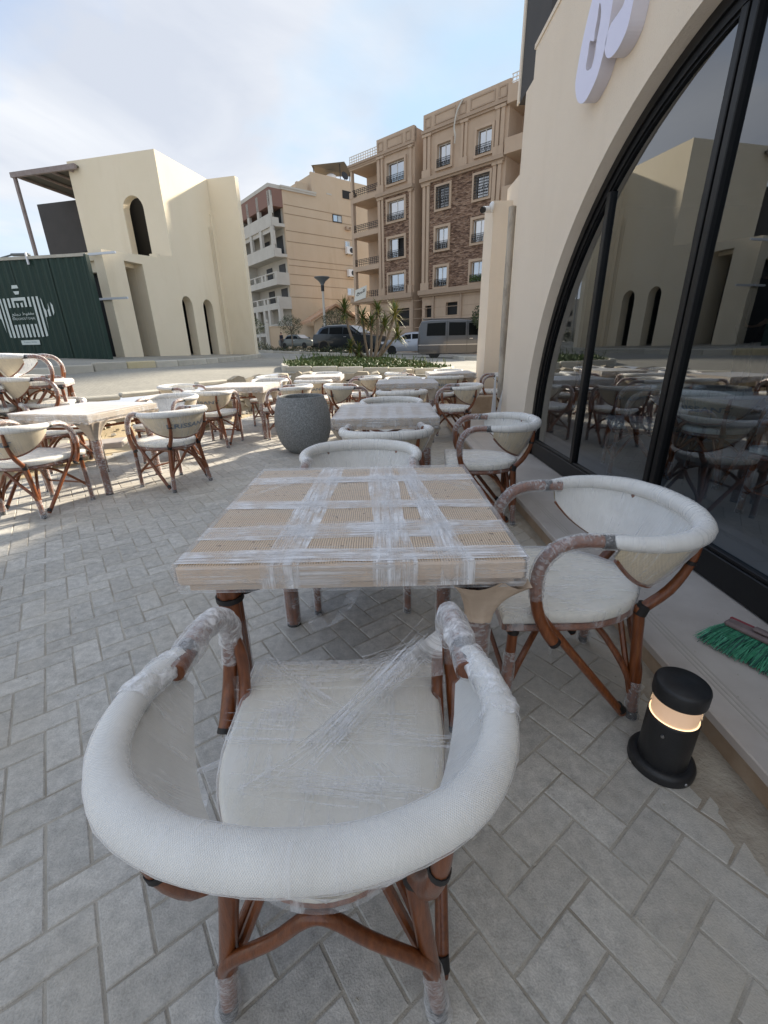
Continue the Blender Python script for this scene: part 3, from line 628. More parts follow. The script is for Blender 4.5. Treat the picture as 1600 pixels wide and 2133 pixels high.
for lp,nm in (([l1,l1h],'lilac white letter'),([l2],'')):
    mb=MB(); mb.plate(lp,.088,X(1.40),0,1); cpart(mb,'sign_letter',[M['letter'],M['letterside']],bevel=0)
# pipe, leaning boards, cctv
M['dirtywhite']=mat('dirty_grey_pipe',(.33,.29,.24),.8,(.48,.43,.36),9.,.2,30.,ramp=(.4,.6),stretch=(1,1,.4))
mb=MB(); mb.tube([(1.765,6.5,.5),(1.745,6.5,1.5),(1.735,6.5,2.88)],.048,14); tag(mb.build('drain_pipe',M['dirtywhite']),'dirty grey plastic pipe standing upright in the recess beside the cafe wall','pipe')
for (bx,by,rz,w,h,lab) in ((1.72,6.15,.0,.30,1.02,'tall pale board with a slanted edge leaning beside the grey pipe'),(1.66,6.4,.2,.10,.8,'narrow pale strip of board behind the taller leaning board')):
    mb=MB(); mb.plate([[(-w*.5,0),(w*.5,0),(w*.42,h),(w*.3,h)]],.012,lambda u,v,w_:(u,w_+v*.12,v)); tag(mb.build('leaning_board',M['white'],None,(bx,by,0),(0,0,rz)),lab,'board')
cc=empty('security_camera',(1.99,8.8,3.36),0,'small white bullet camera on the corner of the far pilaster','camera')
M['whitep']=mat('white_plastic',(.75,.75,.74),.35)
mb=MB(); mb.lathe([(.075,0),(.08,.03),(.05,.06)],16,M=Matrix.Translation((.02,-.0,.1))@Matrix.Rotation(R_(-90),4,'Y')); mb.tube([(0,0,.1),(-.06,-.04,.07)],.02,8); mb.build('mount',M['whitep'],cc)
mb=MB(); mb.tube([(-.03,.03,.07),(-.17,-.12,.03)],.052,14); mb.build('housing',M['whitep'],cc); mb=MB(); mb.tube([(-.168,-.118,.031),(-.2,-.152,.02)],.047,14); mb.build('lens',M['black'],cc)
# ================================================================ text to mesh
def text_mesh(txt,size=1.,bold=0.,ext=0.):
    c=bpy.data.curves.new('lettering','FONT'); c.body=txt; c.size=size; c.align_x='CENTER'; c.align_y='CENTER'; c.offset=bold; c.extrude=ext; c.resolution_u=3
    o=bpy.data.objects.new('lettering',c); COL.objects.link(o); bpy.context.view_layer.update()
    me=bpy.data.meshes.new_from_object(o.evaluated_get(bpy.context.evaluated_depsgraph_get())); bpy.data.objects.remove(o)
    vs=[tuple(v.co) for v in me.vertices]; fs=[tuple(p.vertices) for p in me.polygons]; return vs,fs
# ================================================================ bistro chair
RIM=[(-.266,-.06),(-.288,-.12),(-.293,-.19),(-.272,-.27),(-.214,-.345),(-.112,-.392),(0,-.406),(.112,-.392),(.214,-.345),(.272,-.27),(.293,-.19),(.288,-.12),(.266,-.06)]
def rim_at(t):
    n=len(RIM)-1; f=t*n; i=min(int(f),n-1); f-=i
    p=[Vector((*RIM[max(0,min(n,i+k))],0)) for k in(-1,0,1,2)]
    a=-.5*f**3+f*f-.5*f; b=1.5*f**3-2.5*f*f+1; c=-1.5*f**3+2*f*f+.5*f; d=.5*f**3-.5*f*f
    q=p[0]*a+p[1]*b+p[2]*c+p[3]*d; q.z=.716+.010*math.sin(math.pi*t); return q
def shell_pt(t,v,off=0.):
    e=rim_at(t); w=max(0,math.sin(math.pi*t))**.62
    lo=Vector((e.x*(1-.34*w),-.05+(e.y+.05)*(1-.30*w),e.z-.235*w-.002))
    p=e.lerp(lo,v); bul=.010*math.sin(math.pi*v)*w
    o=Vector((e.x,e.y+.1,0)); o=o.normalized() if o.length>0 else o
    return p+o*(off+bul)-Vector((0,0,.018*(1-v)))
def seat_poly(k=1.,n=26):
    P=[(-.245*k,.228*k),(.245*k,.228*k)]
    for i in range(n+1):
        a=math.pi*i/n; x=.232*math.cos(a); y=-.285*math.sin(a)
        x*=1+.0; P.append((x*k*(1+.03*(1-math.sin(a))),(-.01+y)*k))
    return P
def rounded_slab(mb,P,z0,z1,r,mi=0):
    n=len(P); cx=sum(p[0] for p in P)/n; cy=sum(p[1] for p in P)/n
    def ringv(ins,z): return [(p[0]-(p[0]-cx)*ins/.24,p[1]-(p[1]-cy)*ins/.24,z) for p in P]
    rows=[ringv(r*.7,z0),ringv(r*.2,z0+r*.2),ringv(0,z0+r*.7),ringv(0,z1-r),ringv(r*.3,z1-r*.3),ringv(r,z1),ringv(.06,z1+.004),ringv(.14,z1+.007),ringv(.22,z1+.008)]
    vs=[v for q in rows for v in q]; fs=[]
    for k in range(len(rows)-1):
        for i in range(n):
            j=(i+1)%n; fs.append((k*n+i,k*n+j,(k+1)*n+j,(k+1)*n+i))
    fs.append(tuple(reversed(range(n)))); fs.append(tuple((len(rows)-1)*n+i for i in range(n)))
    mb.add(vs,fs,mi,True)
def crumple(mb,amt,sc=40,seed=0):
    for i,v in enumerate(mb.v):
        n=mnoise.noise_vector(Vector((v[0]*sc+seed,v[1]*sc,v[2]*sc))); mb.v[i]=(v[0]+n.x*amt,v[1]+n.y*amt,v[2]+n.z*amt)
ARM=[(.262,-.10,.712),(.262,-.03,.715),(.258,.04,.712),(.256,.095,.69),(.258,.132,.645),(.264,.145,.59),(.271,.143,.53),(.277,.128,.47),(.281,.10,.415),(.283,.075,.38)]
def make_chair(detail=1,seed=0,text=True):
    rg=random.Random(seed)
    t=empty('bistro_chair',(0,0,0))
    sg=20 if detail else 12; sb=4 if detail else 2
    mb=MB(); rounded_slab(mb,seat_poly(),.415,.455,.014); mb.build('seat',M['seat'],t,sharp=60)
    mb=MB(); ps=seat_poly(.93); ps=ps[:]+[ps[0]]; mb.tube([(x,y,.398) for x,y in ps],.016,8); mb.tube([(-.225,.17,.398),(.225,.17,.398)],.014,8); mb.build('seat_frame',M['bamboo'],t)
    # padded woven rim
    n=44 if detail else 24
    path=[rim_at(i/n) for i in range(n+1)]; rad=[.020+.0095*math.sin(math.pi*i/n)**1.1 for i in range(n+1)]
    mb=MB(); mb.tube(path,rad,sg); mb.build('padded_rim',M['fabric'],t,sharp=80)
    mb=MB(); mb.tube(path,[r+.0016 for r in rad],sg,cap=False); crumple(mb,.0022,55,seed); mb.build('plastic_wrap',M['filmrim'],t,sharp=80)
    # backrest shell
    nu,nv=(40,8) if detail else (22,5)
    mb=MB(); uvf=lambda a,b:(a*.9,b*.24)
    mb.grid(lambda u,v:shell_pt(.03+.94*u,v,-.006),nu,nv,0,uv=uvf); mb.grid(lambda u,v:shell_pt(.03+.94*u,v,.004),nu,nv,1,uv=uvf)
    mb.grid(lambda u,v:shell_pt(.03+.94*u,1,-.006+.010*v),nu,1,0,uv=uvf); mb.build('backrest',[M['fabric'],M['fabric2']],t,sharp=80)
    mb=MB(); mb.tube([shell_pt(.04+.92*i/30,1.0,.004) for i in range(31)],.0075,6); mb.build('back_lower_rail',M['bamboo'],t)
    mb=MB(); mb.grid(lambda u,v:shell_pt(.03+.94*u,v,-.012),nu,nv,0,uv=uvf); mb.grid(lambda u,v:shell_pt(.05+.90*u,v*1.02,.012),nu,nv,0,uv=uvf); crumple(mb,.0028,18,seed+5)
    mb.build('plastic_wrap',M['filmback'],t,sharp=80)
    if text:
        vs,fs=text_mesh('KRISSANT',.062,.0018)
        w=max(v[0] for v in vs)*2; q=[]
        for x,y,z in vs:
            tt=.5+x/ (0.80); vv=.47-y/.235; q.append(shell_pt(tt,vv,.0075))
        mb=MB(); mb.add(q,fs); mb.build('lettering',M['print'],t)
    for s in(-1,1):
        # arm : wrapped tube looping down at the front
        A=[(s*x,y,z) for x,y,z in ARM]
        mb=MB(); mb.tube(A[:],.0185,12 if detail else 8,sub=sb); mb.tube([(s*.270,-.085,.714),(s*.266,-.06,.714),(s*.263,-.03,.715)],.0205,20,1); mb.tube([(s*.2828,.078,.384),(s*.2834,.070,.374)],.0195,12,1); ar=mb.build('armrest',[M['bamboo'],M['binding']],t)
        mb=MB(); mb.tube([(s*.263,-.10,.712)]+A[1:7],[.024]*6+[.0215],14 if detail else 8,sub=7 if detail else 3,cap=False); crumple(mb,.0032,70,seed+s); mb.build('plastic_wrap',M['filmuv'],ar,sharp=80)
        # diagonal from arm to rear foot
        mb=MB(); mb.tube([(s*.255,.141,.615),(s*.240,.137,.55),(s*.238,.122,.47),(s*.236,.06,.385),(s*.225,-.19,.075),(s*.222,-.225,.03)],.0145,10,sub=3); mb.tube([(s*.2205,-.205,.062),(s*.222,-.222,.04)],.0175,10,1); mb.build('diagonal_brace',[M['bamboo'],M['binding']],t)
        # front leg
        mb=MB(); mb.tube([(s*.222,.185,.405),(s*.224,.19,.03),(s*.224,.19,.0)],[.0165,.0155,.013],10); mb.tube([(s*.222,.185,.43),(s*.222,.185,.37)],.0195,10,1); mb.tube([(s*.224,.19,.0),(s*.224,.19,.022)],.018,10,1); mb.tube([(s*.222,.185,.398),(s*.222,.12,.398)],.0185,10,1)
        lg=mb.build('leg',[M['bamboo'],M['binding']],t)
        mb=MB(); mb.tube([(s*.223,.188,.30),(s*.224,.19,.0)],[.019,.023],10,sub=8,cap=False); crumple(mb,.004,60,seed+3+s); mb.build('plastic_wrap',M['filmuv'],lg,sharp=80)
        # rear leg with the upright that carries the backrest
        mb=MB(); mb.tube([(s*.195,-.355,.700),(s*.186,-.349,.60),(s*.175,-.312,.50),(s*.162,-.254,.425),(s*.160,-.246,.40),(s*.20,-.262,.10),(s*.212,-.268,0)],[.0110,.0135,.0170,.018,.018,.0175,.015],12,sub=3)
        mb.tube([(s*.163,-.256,.44),(s*.160,-.247,.40)],.0205,12,1); mb.tube([(s*.1875,-.350,.615),(s*.1865,-.349,.602)],.0155,16,1); mb.tube([(s*.2105,-.267,.03),(s*.212,-.268,.0)],.0185,12,1)
        lg=mb.build('leg',[M['bamboo'],M['binding']],t)
        mb=MB(); mb.tube([(s*.196,-.262,.15),(s*.206,-.264,.05),(s*.213,-.268,.002)],[.0195,.024,.027],12,sub=6,cap=False); crumple(mb,.004,60,seed+9+s); mb.build('plastic_wrap',M['filmuv'],lg,sharp=80)
        # curved underseat braces
        mb=MB(); mb.tube([(s*.198,-.25,.12),(s*.175,-.22,.20),(s*.10,-.14,.315),(0,-.04,.352),(-s*.09,.05,.31),(-s*.185,.15,.19),(-s*.222,.188,.13)],.0115,8,sub=3); mb.build('underseat_brace',M['bamboo'],t)
        mb=MB(); mb.tube([(s*.20,-.25,.10),(s*.09,-.215,.385)],.0105,8); mb.build('underseat_brace',M['bamboo'],t)
    mb=MB(); mb.tube([(-.203,-.262,.10),(-.198,-.268,.155),(-.172,-.273,.205),(-.085,-.28,.285),(-.02,-.286,.362),(.02,-.286,.362),(.085,-.28,.285),(.172,-.273,.205),(.198,-.268,.155),(.203,-.262,.10)],.0125,10,sub=4); mb.build('rear_arch_brace',M['bamboo'],t)
    mb=MB(); mb.tube([(-.222,.188,.165),(.222,.188,.165)],.009,8); mb.build('front_stretcher',M['bamboo'],t)
    mb=MB(); mb.tube([(0,-.055,.345),(0,-.025,.355)],.018,8); mb.tube([(-.03,-.248,.395),(.03,-.248,.395)],.021,10); mb.build('binding',M['binding'],t)
    # film stretched over the seat
    mb=MB(); P=seat_poly(1.012); nP=len(P)
    rows=[[(p[0]*k,p[1]*k,z) for p in P] for k,z in ((.995,.395),(1.,.43),(1.,.452),(.955,.4625),(.7,.467),(.4,.4685),(.08,.469))]
    vs=[v for q in rows for v in q]; fs=[]
    for k in range(len(rows)-1):
        for i in range(nP):
            j=(i+1)%nP; fs.append((k*nP+i,k*nP+j,(k+1)*nP+j,(k+1)*nP+i))
    fs.append(tuple((len(rows)-1)*nP+i for i in range(nP))); mb.add(vs,fs,0,True); crumple(mb,.0022,22,seed+2)
    mb.build('plastic_wrap',M['filmx'] if seed%2 else M['film'],t,sharp=80)
    # loose flaps of film between arm, seat and legs
    if detail:
        for s in(-1,1):
            def flap(u,v):
                a=Vector((s*.255,.10-.03*u,.52-.24*u)); b=Vector((s*(.235),.19-.15*u,.46-.05*u)); p=a.lerp(b,v)
                n=mnoise.noise_vector(p*22+Vector((seed,0,s))); return p+n*.006
            mb=MB(); mb.grid(flap,10,6); mb.build('plastic_wrap',M['film'],t,sharp=80)
        def hang(u,v):
            x=.02+.17*u; p=Vector((x,-.21-.03*math.sin(v*3)+.03*u,.44-.15*v*(.4+.6*u))); n=mnoise.noise_vector(p*20+Vector((seed,0,0))); return p+n*.009
        mb=MB(); mb.grid(hang,12,8); mb.build('plastic_wrap',M['film'],t,sharp=80)
    return t
CG='film wrapped rattan bistro chairs'
chair_hi=make_chair(1,1); chair_lo=make_chair(0,2)
near_used=[0]
kidmap={}
for q in bpy.data.objects:
    if q.parent: kidmap.setdefault(q.parent.name,[]).append(q)
used_c=set()
def chair(x,y,rot,label,hi=False,z=0.,sc=1.,tilt=(0,0)):
    src=chair_hi if hi else chair_lo
    if src.name in used_c: o=copy_tree(src,None,kidmap)
    else: o=src; used_c.add(src.name)
    o.location=(x,y,z); o.rotation_euler=(tilt[0],tilt[1],R_(rot)); o.scale=(sc,)*3
    return tag(o,label,'chair',CG)
nc=chair(-.118,.700,-1,'nearest chair, its thick woven rim towards the camera at the nearest table',True)
chair(.605,1.36,88,'chair right of the nearest table, beside the marble step and bollard light',True)
chair(-.115,2.0,180,'chair beyond the nearest table, its white inner back facing the camera',True)
chair(.02,3.02,2,'chair with its back to the camera, between the nearest and second middle tables')
chair(.10,4.18,181,'chair at the far side of the second middle table, facing the camera')
chair(.70,3.12,84,'chair at the right side of the second middle table, beside the step',True)
chair(.24,5.52,2,'chair with its back to the camera, at the near side of the third middle table')
chair(.93,5.95,75,'chair at the right side of the third middle table, near the cafe wall')
chair(.36,7.3,178,'chair at the far side of the third middle table, only its rim showing')
chair(-.40,6.35,-75,'chair at the left side of the third middle table, facing right')
chair(1.12,7.85,-3,'chair with its back to the camera, at the farthest table by the wall')
chair(1.42,9.35,178,'chair at the far side of the farthest table, in front of the stone wall')
chair(.50,8.85,-80,'chair at the left side of the farthest table, against the stone wall')
chair(1.98,8.05,82,'chair half hidden behind the far pilaster')
chair(-2.90,3.52,-13,'leftmost near chair with its back to the camera, at the left table')
chair(-2.10,4.12,62,'chair at the right side of the left table, seen from behind at an angle')
chair(-3.62,4.85,-140,'chair at the left end of the left table, cut by the photo edge')
chair(-2.55,5.05,165,'chair on the far side of the left table, white inner back facing the camera')
chair(-2.27,5.98,-6,'chair with its back to the camera, at the table behind the left one')
chair(-2.95,6.75,-105,'chair at the left end of the second left table, facing right')
chair(-1.42,6.35,82,'chair directly left of the big planter pot, facing left to its table')
chair(-1.95,7.55,176,'chair on the far side of the second left table, only its rim showing')
chair(-1.12,7.55,-4,'chair with its back to the camera, behind the planter pot at the third left table')
chair(-1.15,9.2,178,'chair on the far side of the third left table, in front of the stone wall')
chair(-1.95,8.5,-95,'chair at the left side of the third left table, near the rubble wall')
chair(-.42,7.95,88,'chair at the right side of the third left table, facing left')
# two stacked pairs at the far left
chair(-3.80,5.05,-68,'lower chair of the right hand stack at the left edge of the photo',z=.27)
chair(-3.82,5.07,-66,'upper chair of the right hand stack at the left edge of the photo',z=.50)
chair(-4.28,4.80,-70,'lower chair of the left hand stack, cut by the photo edge',z=.25)
chair(-4.30,4.82,-67,'upper chair of the left hand stack, cut by the photo edge',z=.48)
# ================================================================ table
def ribbed():
    m=mat('ribbed_packing_sheet',(.68,.50,.33),.8); t=m.node_tree; b=t.nodes['Principled BSDF']
    tc=N(t,'ShaderNodeTexCoord'); sp=N(t,'ShaderNodeSeparateXYZ'); L(t,tc.outputs['Object'],sp.inputs[0])
    n=N(t,'ShaderNodeTexNoise',Scale=9.,Detail=4.); L(t,tc.outputs['Object'],n.inputs['Vector'])
    a=N(t,'ShaderNodeMath',operation='MULTIPLY_ADD'); L(t,n.outputs[0],a.inputs[0]); a.inputs[1].default_value=.006; L(t,sp.outputs[0],a.inputs[2])
    k=N(t,'ShaderNodeMath',operation='MULTIPLY'); L(t,a.outputs[0],k.inputs[0]); k.inputs[1].default_value=2*math.pi/.0068
    s=N(t,'ShaderNodeMath',operation='SINE'); L(t,k.outputs[0],s.inputs[0])
    cr=N(t,'ShaderNodeValToRGB'); L(t,s.outputs[0],cr.inputs[0]); cr.color_ramp.elements[0].position=.0; cr.color_ramp.elements[0].color=(.24,.15,.09,1); cr.color_ramp.elements[1].position=.28; cr.color_ramp.elements[1].color=(.74,.565,.385,1)
    mr=N(t,'ShaderNodeMapRange'); L(t,s.outputs[0],mr.inputs[0]); mr.inputs[1].default_value=-1; L(t,mr.outputs[0],cr.inputs[0])
    # dark specks
    v=N(t,'ShaderNodeTexNoise',Scale=55.,Detail=2.); L(t,tc.outputs['Object'],v.inputs['Vector'])
    gt=N(t,'ShaderNodeMath',operation='GREATER_THAN'); L(t,v.outputs[0],gt.inputs[0]); gt.inputs[1].default_value=.68
    mx=N(t,'ShaderNodeMix',data_type='RGBA'); L(t,gt.outputs[0],mx.inputs[0]); L(t,cr.outputs[0],mx.inputs[6]); mx.inputs[7].default_value=(.22,.15,.10,1)
    L(t,mx.outputs[2],b.inputs['Base Color'])
    bp=N(t,'ShaderNodeBump',Strength=.9,Distance=.002); L(t,mr.outputs[0],bp.inputs['Height']); L(t,bp.outputs[0],b.inputs['Normal']); return m
M['ribbed']=ribbed()
M['packfar']=mat('greyish_brown_packing',(.40,.33,.26),.7,(.50,.43,.35),5.,.3,30.,stretch=(1,1,6))
M['packing']=mat('beige_packing_foam',(.62,.48,.36),.75,(.70,.56,.43),5.,.3,30.,stretch=(1,1,6))
M['edgefilm']=film('edge_film',.14,.62,(3,3,120),thr=(.42,.7),bump=.8)
TG='wrapped square bistro tables'
def make_table(near=True,seed=0):
    t=empty('bistro_table',(0,0,0)); h=.442
    rg=random.Random(seed)
    mb=MB(); mb.box(-h,h,-h,h,.688,.742,b=.006); mb.build('tabletop',M['packing'] if near else M['packfar'],t)
    if near: mb=MB(); mb.box(-h+.006,h-.006,-h+.006,h-.006,.7421,.7436); mb.build('ribbed_sheet',M['ribbed'],t)
    mb=MB(); mb.box(-h+.02,h-.02,-h+.02,h-.02,.664,.6875); mb.build('apron',M['packing'],t)
    for i,(sx,sy) in enumerate(((-1,-1),(1,-1),(-1,1),(1,1))):
        x,y=sx*(h-.085),sy*(h-.10)
        mb=MB()
        for k in range(6):
            a=k*math.pi/3+.3; mb.tube([(x+.0155*math.cos(a),y+.0155*math.sin(a),.664),(x*1.01+.0135*math.cos(a),y*1.01+.0135*math.sin(a),0)],.0185,10)
        mb.tube([(x,y,.60),(x,y,.585)],.0385,18,1); mb.tube([(x*1.01,y*1.01,.0),(x*1.01,y*1.01,.012)],.034,18,1)
        lg=mb.build('leg',[M['bamboo'],M['binding']],t)
        if not (near and i==0):
            z1=.66
            mb=MB(); mb.tube([(x,y,z1),(x*1.01,y*1.01,.01)],[.037,.036],16,sub=26,cap=False); crumple(mb,.0028,45,i+seed); mb.build('plastic_wrap',M['filmuv'],lg,sharp=80)
        else:
            mb=MB(); mb.tube([(x,y,.52),(x*1.01,y*1.01,.14)],[.037,.036],16,sub=20,cap=False); crumple(mb,.0028,45,i+seed); mb.build('plastic_wrap',M['filmback'],lg,sharp=80)
    for s in(-1,1):
        mb=MB(); x,y=h-.085,h-.10
        mb.tube([(-x,-y*s,.60),(0,0,.56+.0*s),(x,y*s,.60)],.012,8,sub=4); mb.tube([(-x+.03,-(y-.03)*s,.597),(-x+.09,-(y-.085)*s,.592)],.016,8,1); mb.build('cross_brace',[M['bamboo'],M['binding']],t)
    # film bands over the top, wrapped over the edges
    def band(along,c,w,z,sd,mt,skew=0.,full=True):
        e=h+.004
        def f(u,v):
            s_=-e+2*e*u; cc=c+skew*s_+w*(v-.5)*(1+.25*fbm(s_*3,sd)); bump=.0024*mnoise.noise(Vector((cc*70,s_*4,sd)))+.0016*abs(mnoise.noise(Vector((cc*160,s_*9,sd+3))))
            zz=z+bump
            return (s_,cc,zz) if along=='x' else (cc,s_,zz)
        mb=MB(); mb.grid(f,44,14)
        def g(u,v,side):
            p=f(0 if side<0 else 1,v); q=Vector(p); out=.002+.002*mnoise.noise(Vector((u*4,v*5,sd)))
            if along=='x': q.x+=side*out
            else: q.y+=side*out
            q.z=z-u*.066; return q
        for sd_ in(-1,1): mb.grid(lambda u,v:g(u,v,sd_),5,14)
        mb.build('film_band',mt,t,sharp=80)
    fx,fy=(M['film_table'],M['film_table2']) if near else (M['ftf'],M['ftf2'])
    if near:
        band('x',-.235,.105,.7455,1,fx,.02); band('x',-.02,.075,.7465,2,fx,-.03); band('x',.27,.085,.7475,3,fx,.01); band('x',-.40,.07,.748,8,fx,0)
        band('y',-.155,.10,.7445,4,fy,.05); band('y',.095,.105,.746,5,fy,-.04); band('y',.225,.075,.747,6,fy,-.10)
    else:
        for i,c in enumerate((-.38,-.22,-.08,.06,.2,.36)): band('y',c,.075,.745+.0008*i,seed+i,fy,rg.uniform(-.05,.05))
        band('x',-.38,.14,.7505,seed+9,fx,.0); band('x',.3,.2,.7515,seed+10,fx,.02)
    # overall clear film on the top and round the edge
    mb=MB(); mb.grid(lambda u,v:(-h+2*h*u,-h+2*h*v,.7525+.0015*mnoise.noise(Vector((u*14,v*14,seed)))),40,40); mb.build('plastic_wrap',film('clear_top_film_%d'%seed,.0,.09,(4,30,4),cr=.5,thr=(.48,.75)),t,sharp=80)
    def side(u,v):
        a=u*4; k=int(a)%4; f=a-int(a); c=[(-h,-h),(h,-h),(h,h),(-h,h)]; p,q=c[k],c[(k+1)%4]; x=p[0]+(q[0]-p[0])*f; y=p[1]+(q[1]-p[1])*f
        n=mnoise.noise_vector(Vector((u*30,v*2,seed)))*.003; k2=1.012-.03*max(0,v-.75)*4*.5
        return (x*k2+n.x,y*k2+n.y,.7515-.085*v)
    mb=MB(); mb.grid(side,96,6); mb.build('edge_wrap',M['edgefilm'],t,sharp=80)
    # packing sheet gathered round the legs
    for sx,sy in (((1,-1),) if near else ((1,-1),(-1,-1),(1,1))):
        x,y=sx*(h-.085),sy*(h-.10)
        def fun(u,v):
            a=2*math.pi*u; ct=math.cos(a); sn=math.sin(a); kk=max(abs(ct),abs(sn))
            R0=Vector((ct/kk*.098,sn/kk*.105)); k=(1-v)**1.7
            p=Vector((ct*.040,sn*.040)).lerp(R0,k); fold=1+.06*math.sin(a*9+2)*(1-v*.5)
            return (x+p.x*fold+.0*sx,y+p.y*fold,.672-.16*v-.02*mnoise.noise(Vector((ct*2,sn*2,v))))
        mb=MB(); mb.grid(fun,40,12); mb.build('packing_sheet',M['packing'] if near else M['packfar'],t,sharp=80)
    return t
t1=make_table(True,0); t1.location=(-.087,1.385,0); tag(t1,'nearest table, ribbed packing sheet on top crossed by white film bands','table',TG)
t2=make_table(False,3)
kidmap={}
for q in bpy.data.objects:
    if q.parent: kidmap.setdefault(q.parent.name,[]).append(q)
first=True
for x,y,r,sc,lab in ((.03,3.60,-1,(.90,.96,1),'second middle table with striped brownish wrapping, behind the nearest table'),
    (.38,6.62,-2,(.98,.9,1),'third middle table, small in the distance between facing chairs'),
    (1.32,8.6,0,(.96,.96,1),'farthest table, close to the far pilaster and stone wall'),
    (-2.83,4.20,-12,(.93,.98,1),'left table wrapped in grey film, crossing the sunlit paving'),
    (-2.04,6.62,-3,(.92,.96,1),'second left table, behind the left one and left of the pot'),
    (-1.13,8.38,0,(.9,.92,1),'third left table, farthest back, left of the centre')):
    o=t2 if first else copy_tree(t2,None,kidmap); first=False
    o.location=(x,y,0); o.rotation_euler=(0,0,R_(r)); o.scale=sc; tag(o,lab,'table',TG)
# torn film trailing from the nearest table to the ground
# bunched film on the rim and arms of the nearest chair
def bunch(t0,t1,amp,sd):
    n=60; P=[rim_at(t0+(t1-t0)*i/n) for i in range(n+1)]; mb=MB(); mb.tube(P,[.020+.0095*math.sin(math.pi*(t0+(t1-t0)*i/n))**1.1+.0035 for i in range(n+1)],36,cap=False); crumple(mb,amp,38,sd); crumple(mb,amp*.6,95,sd+4); mb.build('plastic_wrap',M['bunch'],nc,sharp=180)
M['bunch']=film('bunched_film',.22,.75,(45,45,45),thr=(.40,.64),bump=1.,white=.95,rough=.2,patch=25.)
bunch(.80,.985,.0055,3); bunch(.03,.15,.004,6)
def skirt(u,v):
    t=.52+.40*u; a=shell_pt(t,.10,.022); b=shell_pt(t,.75,.012); p=a.lerp(b,v*(.6+.4*math.sin(u*3))); n_=mnoise.noise_vector(p*30); return p+n_*.008
mb=MB(); mb.grid(skirt,50,8); mb.build('plastic_wrap',M['bunch'],nc,sharp=180)
for s in(-1,1):
    mb=MB(); mb.tube([(s*.262,-.06,.713)]+[(s*x,y,z) for x,y,z in ARM[1:6]],[.0275]*6,20,sub=10,cap=False); crumple(mb,.006,32,s+2); mb.build('plastic_wrap',M['bunch'],nc,sharp=180)
def strip(P,w,name,label,seed):
    Q,_=resample([Vector(p) for p in P],1,8)
    def f(u,v):
        i=min(int(u*(len(Q)-1)),len(Q)-2); p=Q[i].lerp(Q[i+1],u*(len(Q)-1)-i); n=mnoise.noise_vector(p*9+Vector((seed,0,0)))
        return p+Vector((n.x*.01+w*(v-.5),n.y*.01,n.z*.008+ (w*.5)*(v-.5)))
    mb=MB(); mb.grid(f,50,6); o=mb.build(name,M['film'],None,sharp=80); return tag(o,label,'plastic film')
strip([(-.35,1.72,.045),(-.3,1.66,.02),(-.22,1.70,.06),(-.12,1.80,.22),(-.08,1.84,.40),(-.1,1.83,.62)],.07,'torn_film','torn strip of clear film trailing from the nearest table to the ground',1)
strip([(-.34,.66,.42),(-.42,.70,.36),(-.5,.70,.26),(-.50,.64,.20)],.16,'loose_film','loose sheet of clear film hanging left of the nearest chair seat',4)
# star of stretched strands over the nearest seat
mb=MB(); rg=random.Random(8)
for a,b,n in (((.215,.15,.60),(-.02,-.02,.478),9),((-.21,.21,.468),(.06,.02,.474),6),((.02,.0,.476),(-.15,-.16,.47),6),((-.24,-.02,.47),(.24,-.05,.475),7),((-.24,.14,.47),(.24,.16,.475),8)):
    for k in range(n):
        o1=Vector((rg.gauss(0,.012),rg.gauss(0,.02),0)); o2=Vector((rg.gauss(0,.02),rg.gauss(0,.02),0)); p=Vector(a)+o1; q=Vector(b)+o2; w=rg.uniform(.0006,.0028)
        d=(q-p).normalized(); s=d.cross(Vector((0,0,1))).normalized()*w
        mb.add([p-s,p+s,q+s,q-s],[(0,1,2,3)])
M['strand']=film('taut_film_strands',.12,.42,(40,40,40),thr=(.3,.7))
mb.build('film_strands',M['strand'],nc)
# stretched strands lying in the bands on the nearest table
def strands(pts,n,parent,name,seed,sp=.02,wmin=.0004,wmax=.0018):
    rg=random.Random(seed); mb=MB()
    for a,b,k in pts:
        for i in range(int(n*k)):
            p=Vector(a)+Vector((rg.gauss(0,sp),rg.gauss(0,sp),0)); q=Vector(b)+Vector((rg.gauss(0,sp),rg.gauss(0,sp),0)); w=rg.uniform(wmin,wmax); s=(q-p).cross(Vector((0,0,1))).normalized()*w
            u0=rg.uniform(0,.3); u1=rg.uniform(.7,1); P=[]
            for j in range(9):
                u=u0+(u1-u0)*j/8; m=p.lerp(q,u); m+=s*rg.uniform(-1,1)*.6; P.append(m)
            vs=[v for m in P for v in (m-s,m+s)]; mb.add(vs,[(2*j,2*j+1,2*j+3,2*j+2) for j in range(8)])
    return mb.build(name,M['strand'],parent)
e=.44; z=.7545
strands([((-e,-.235,z),(e,-.22,z),1),((-e,-.02,z),(e,-.045,z),1),((-e,.27,z),(e,.275,z),1),((-e,-.40,z),(e,-.39,z),.7),((-.175,-e,z),(-.13,e,z),1),((.11,-e,z),(.075,e,z),1),((.27,-e,z),(.18,e,z),1),((-.44,.05,z),(-.1,.44,z),.4),((.1,.44,z),(.44,.1,z),.8)],26,t1,'film_strands',5,.026)
strands([((-.24,.18,.475),(.24,.20,.475),1),((-.24,.05,.476),(.24,.0,.476),1),((-.2,.2,.476),(.15,-.2,.476),.8),((.215,.15,.60),(-.05,-.10,.478),1.6),((.24,.18,.55),(.02,.16,.478),.8),((-.2,-.12,.476),(.2,-.16,.476),1)],22,nc,'film_strands',6,.022)
def fan(u,v):
    a=Vector((.246,.14-.05*v,.63-.10*v)); b=Vector((-.08+.22*v,-.06+.2*v,.478)); p=a.lerp(b,u); n_=mnoise.noise_vector(p*16); return p+n_*.006*math.sin(math.pi*u)
mb=MB(); mb.grid(fan,26,14); mb.build('plastic_wrap',M['film_table'],nc,sharp=180)
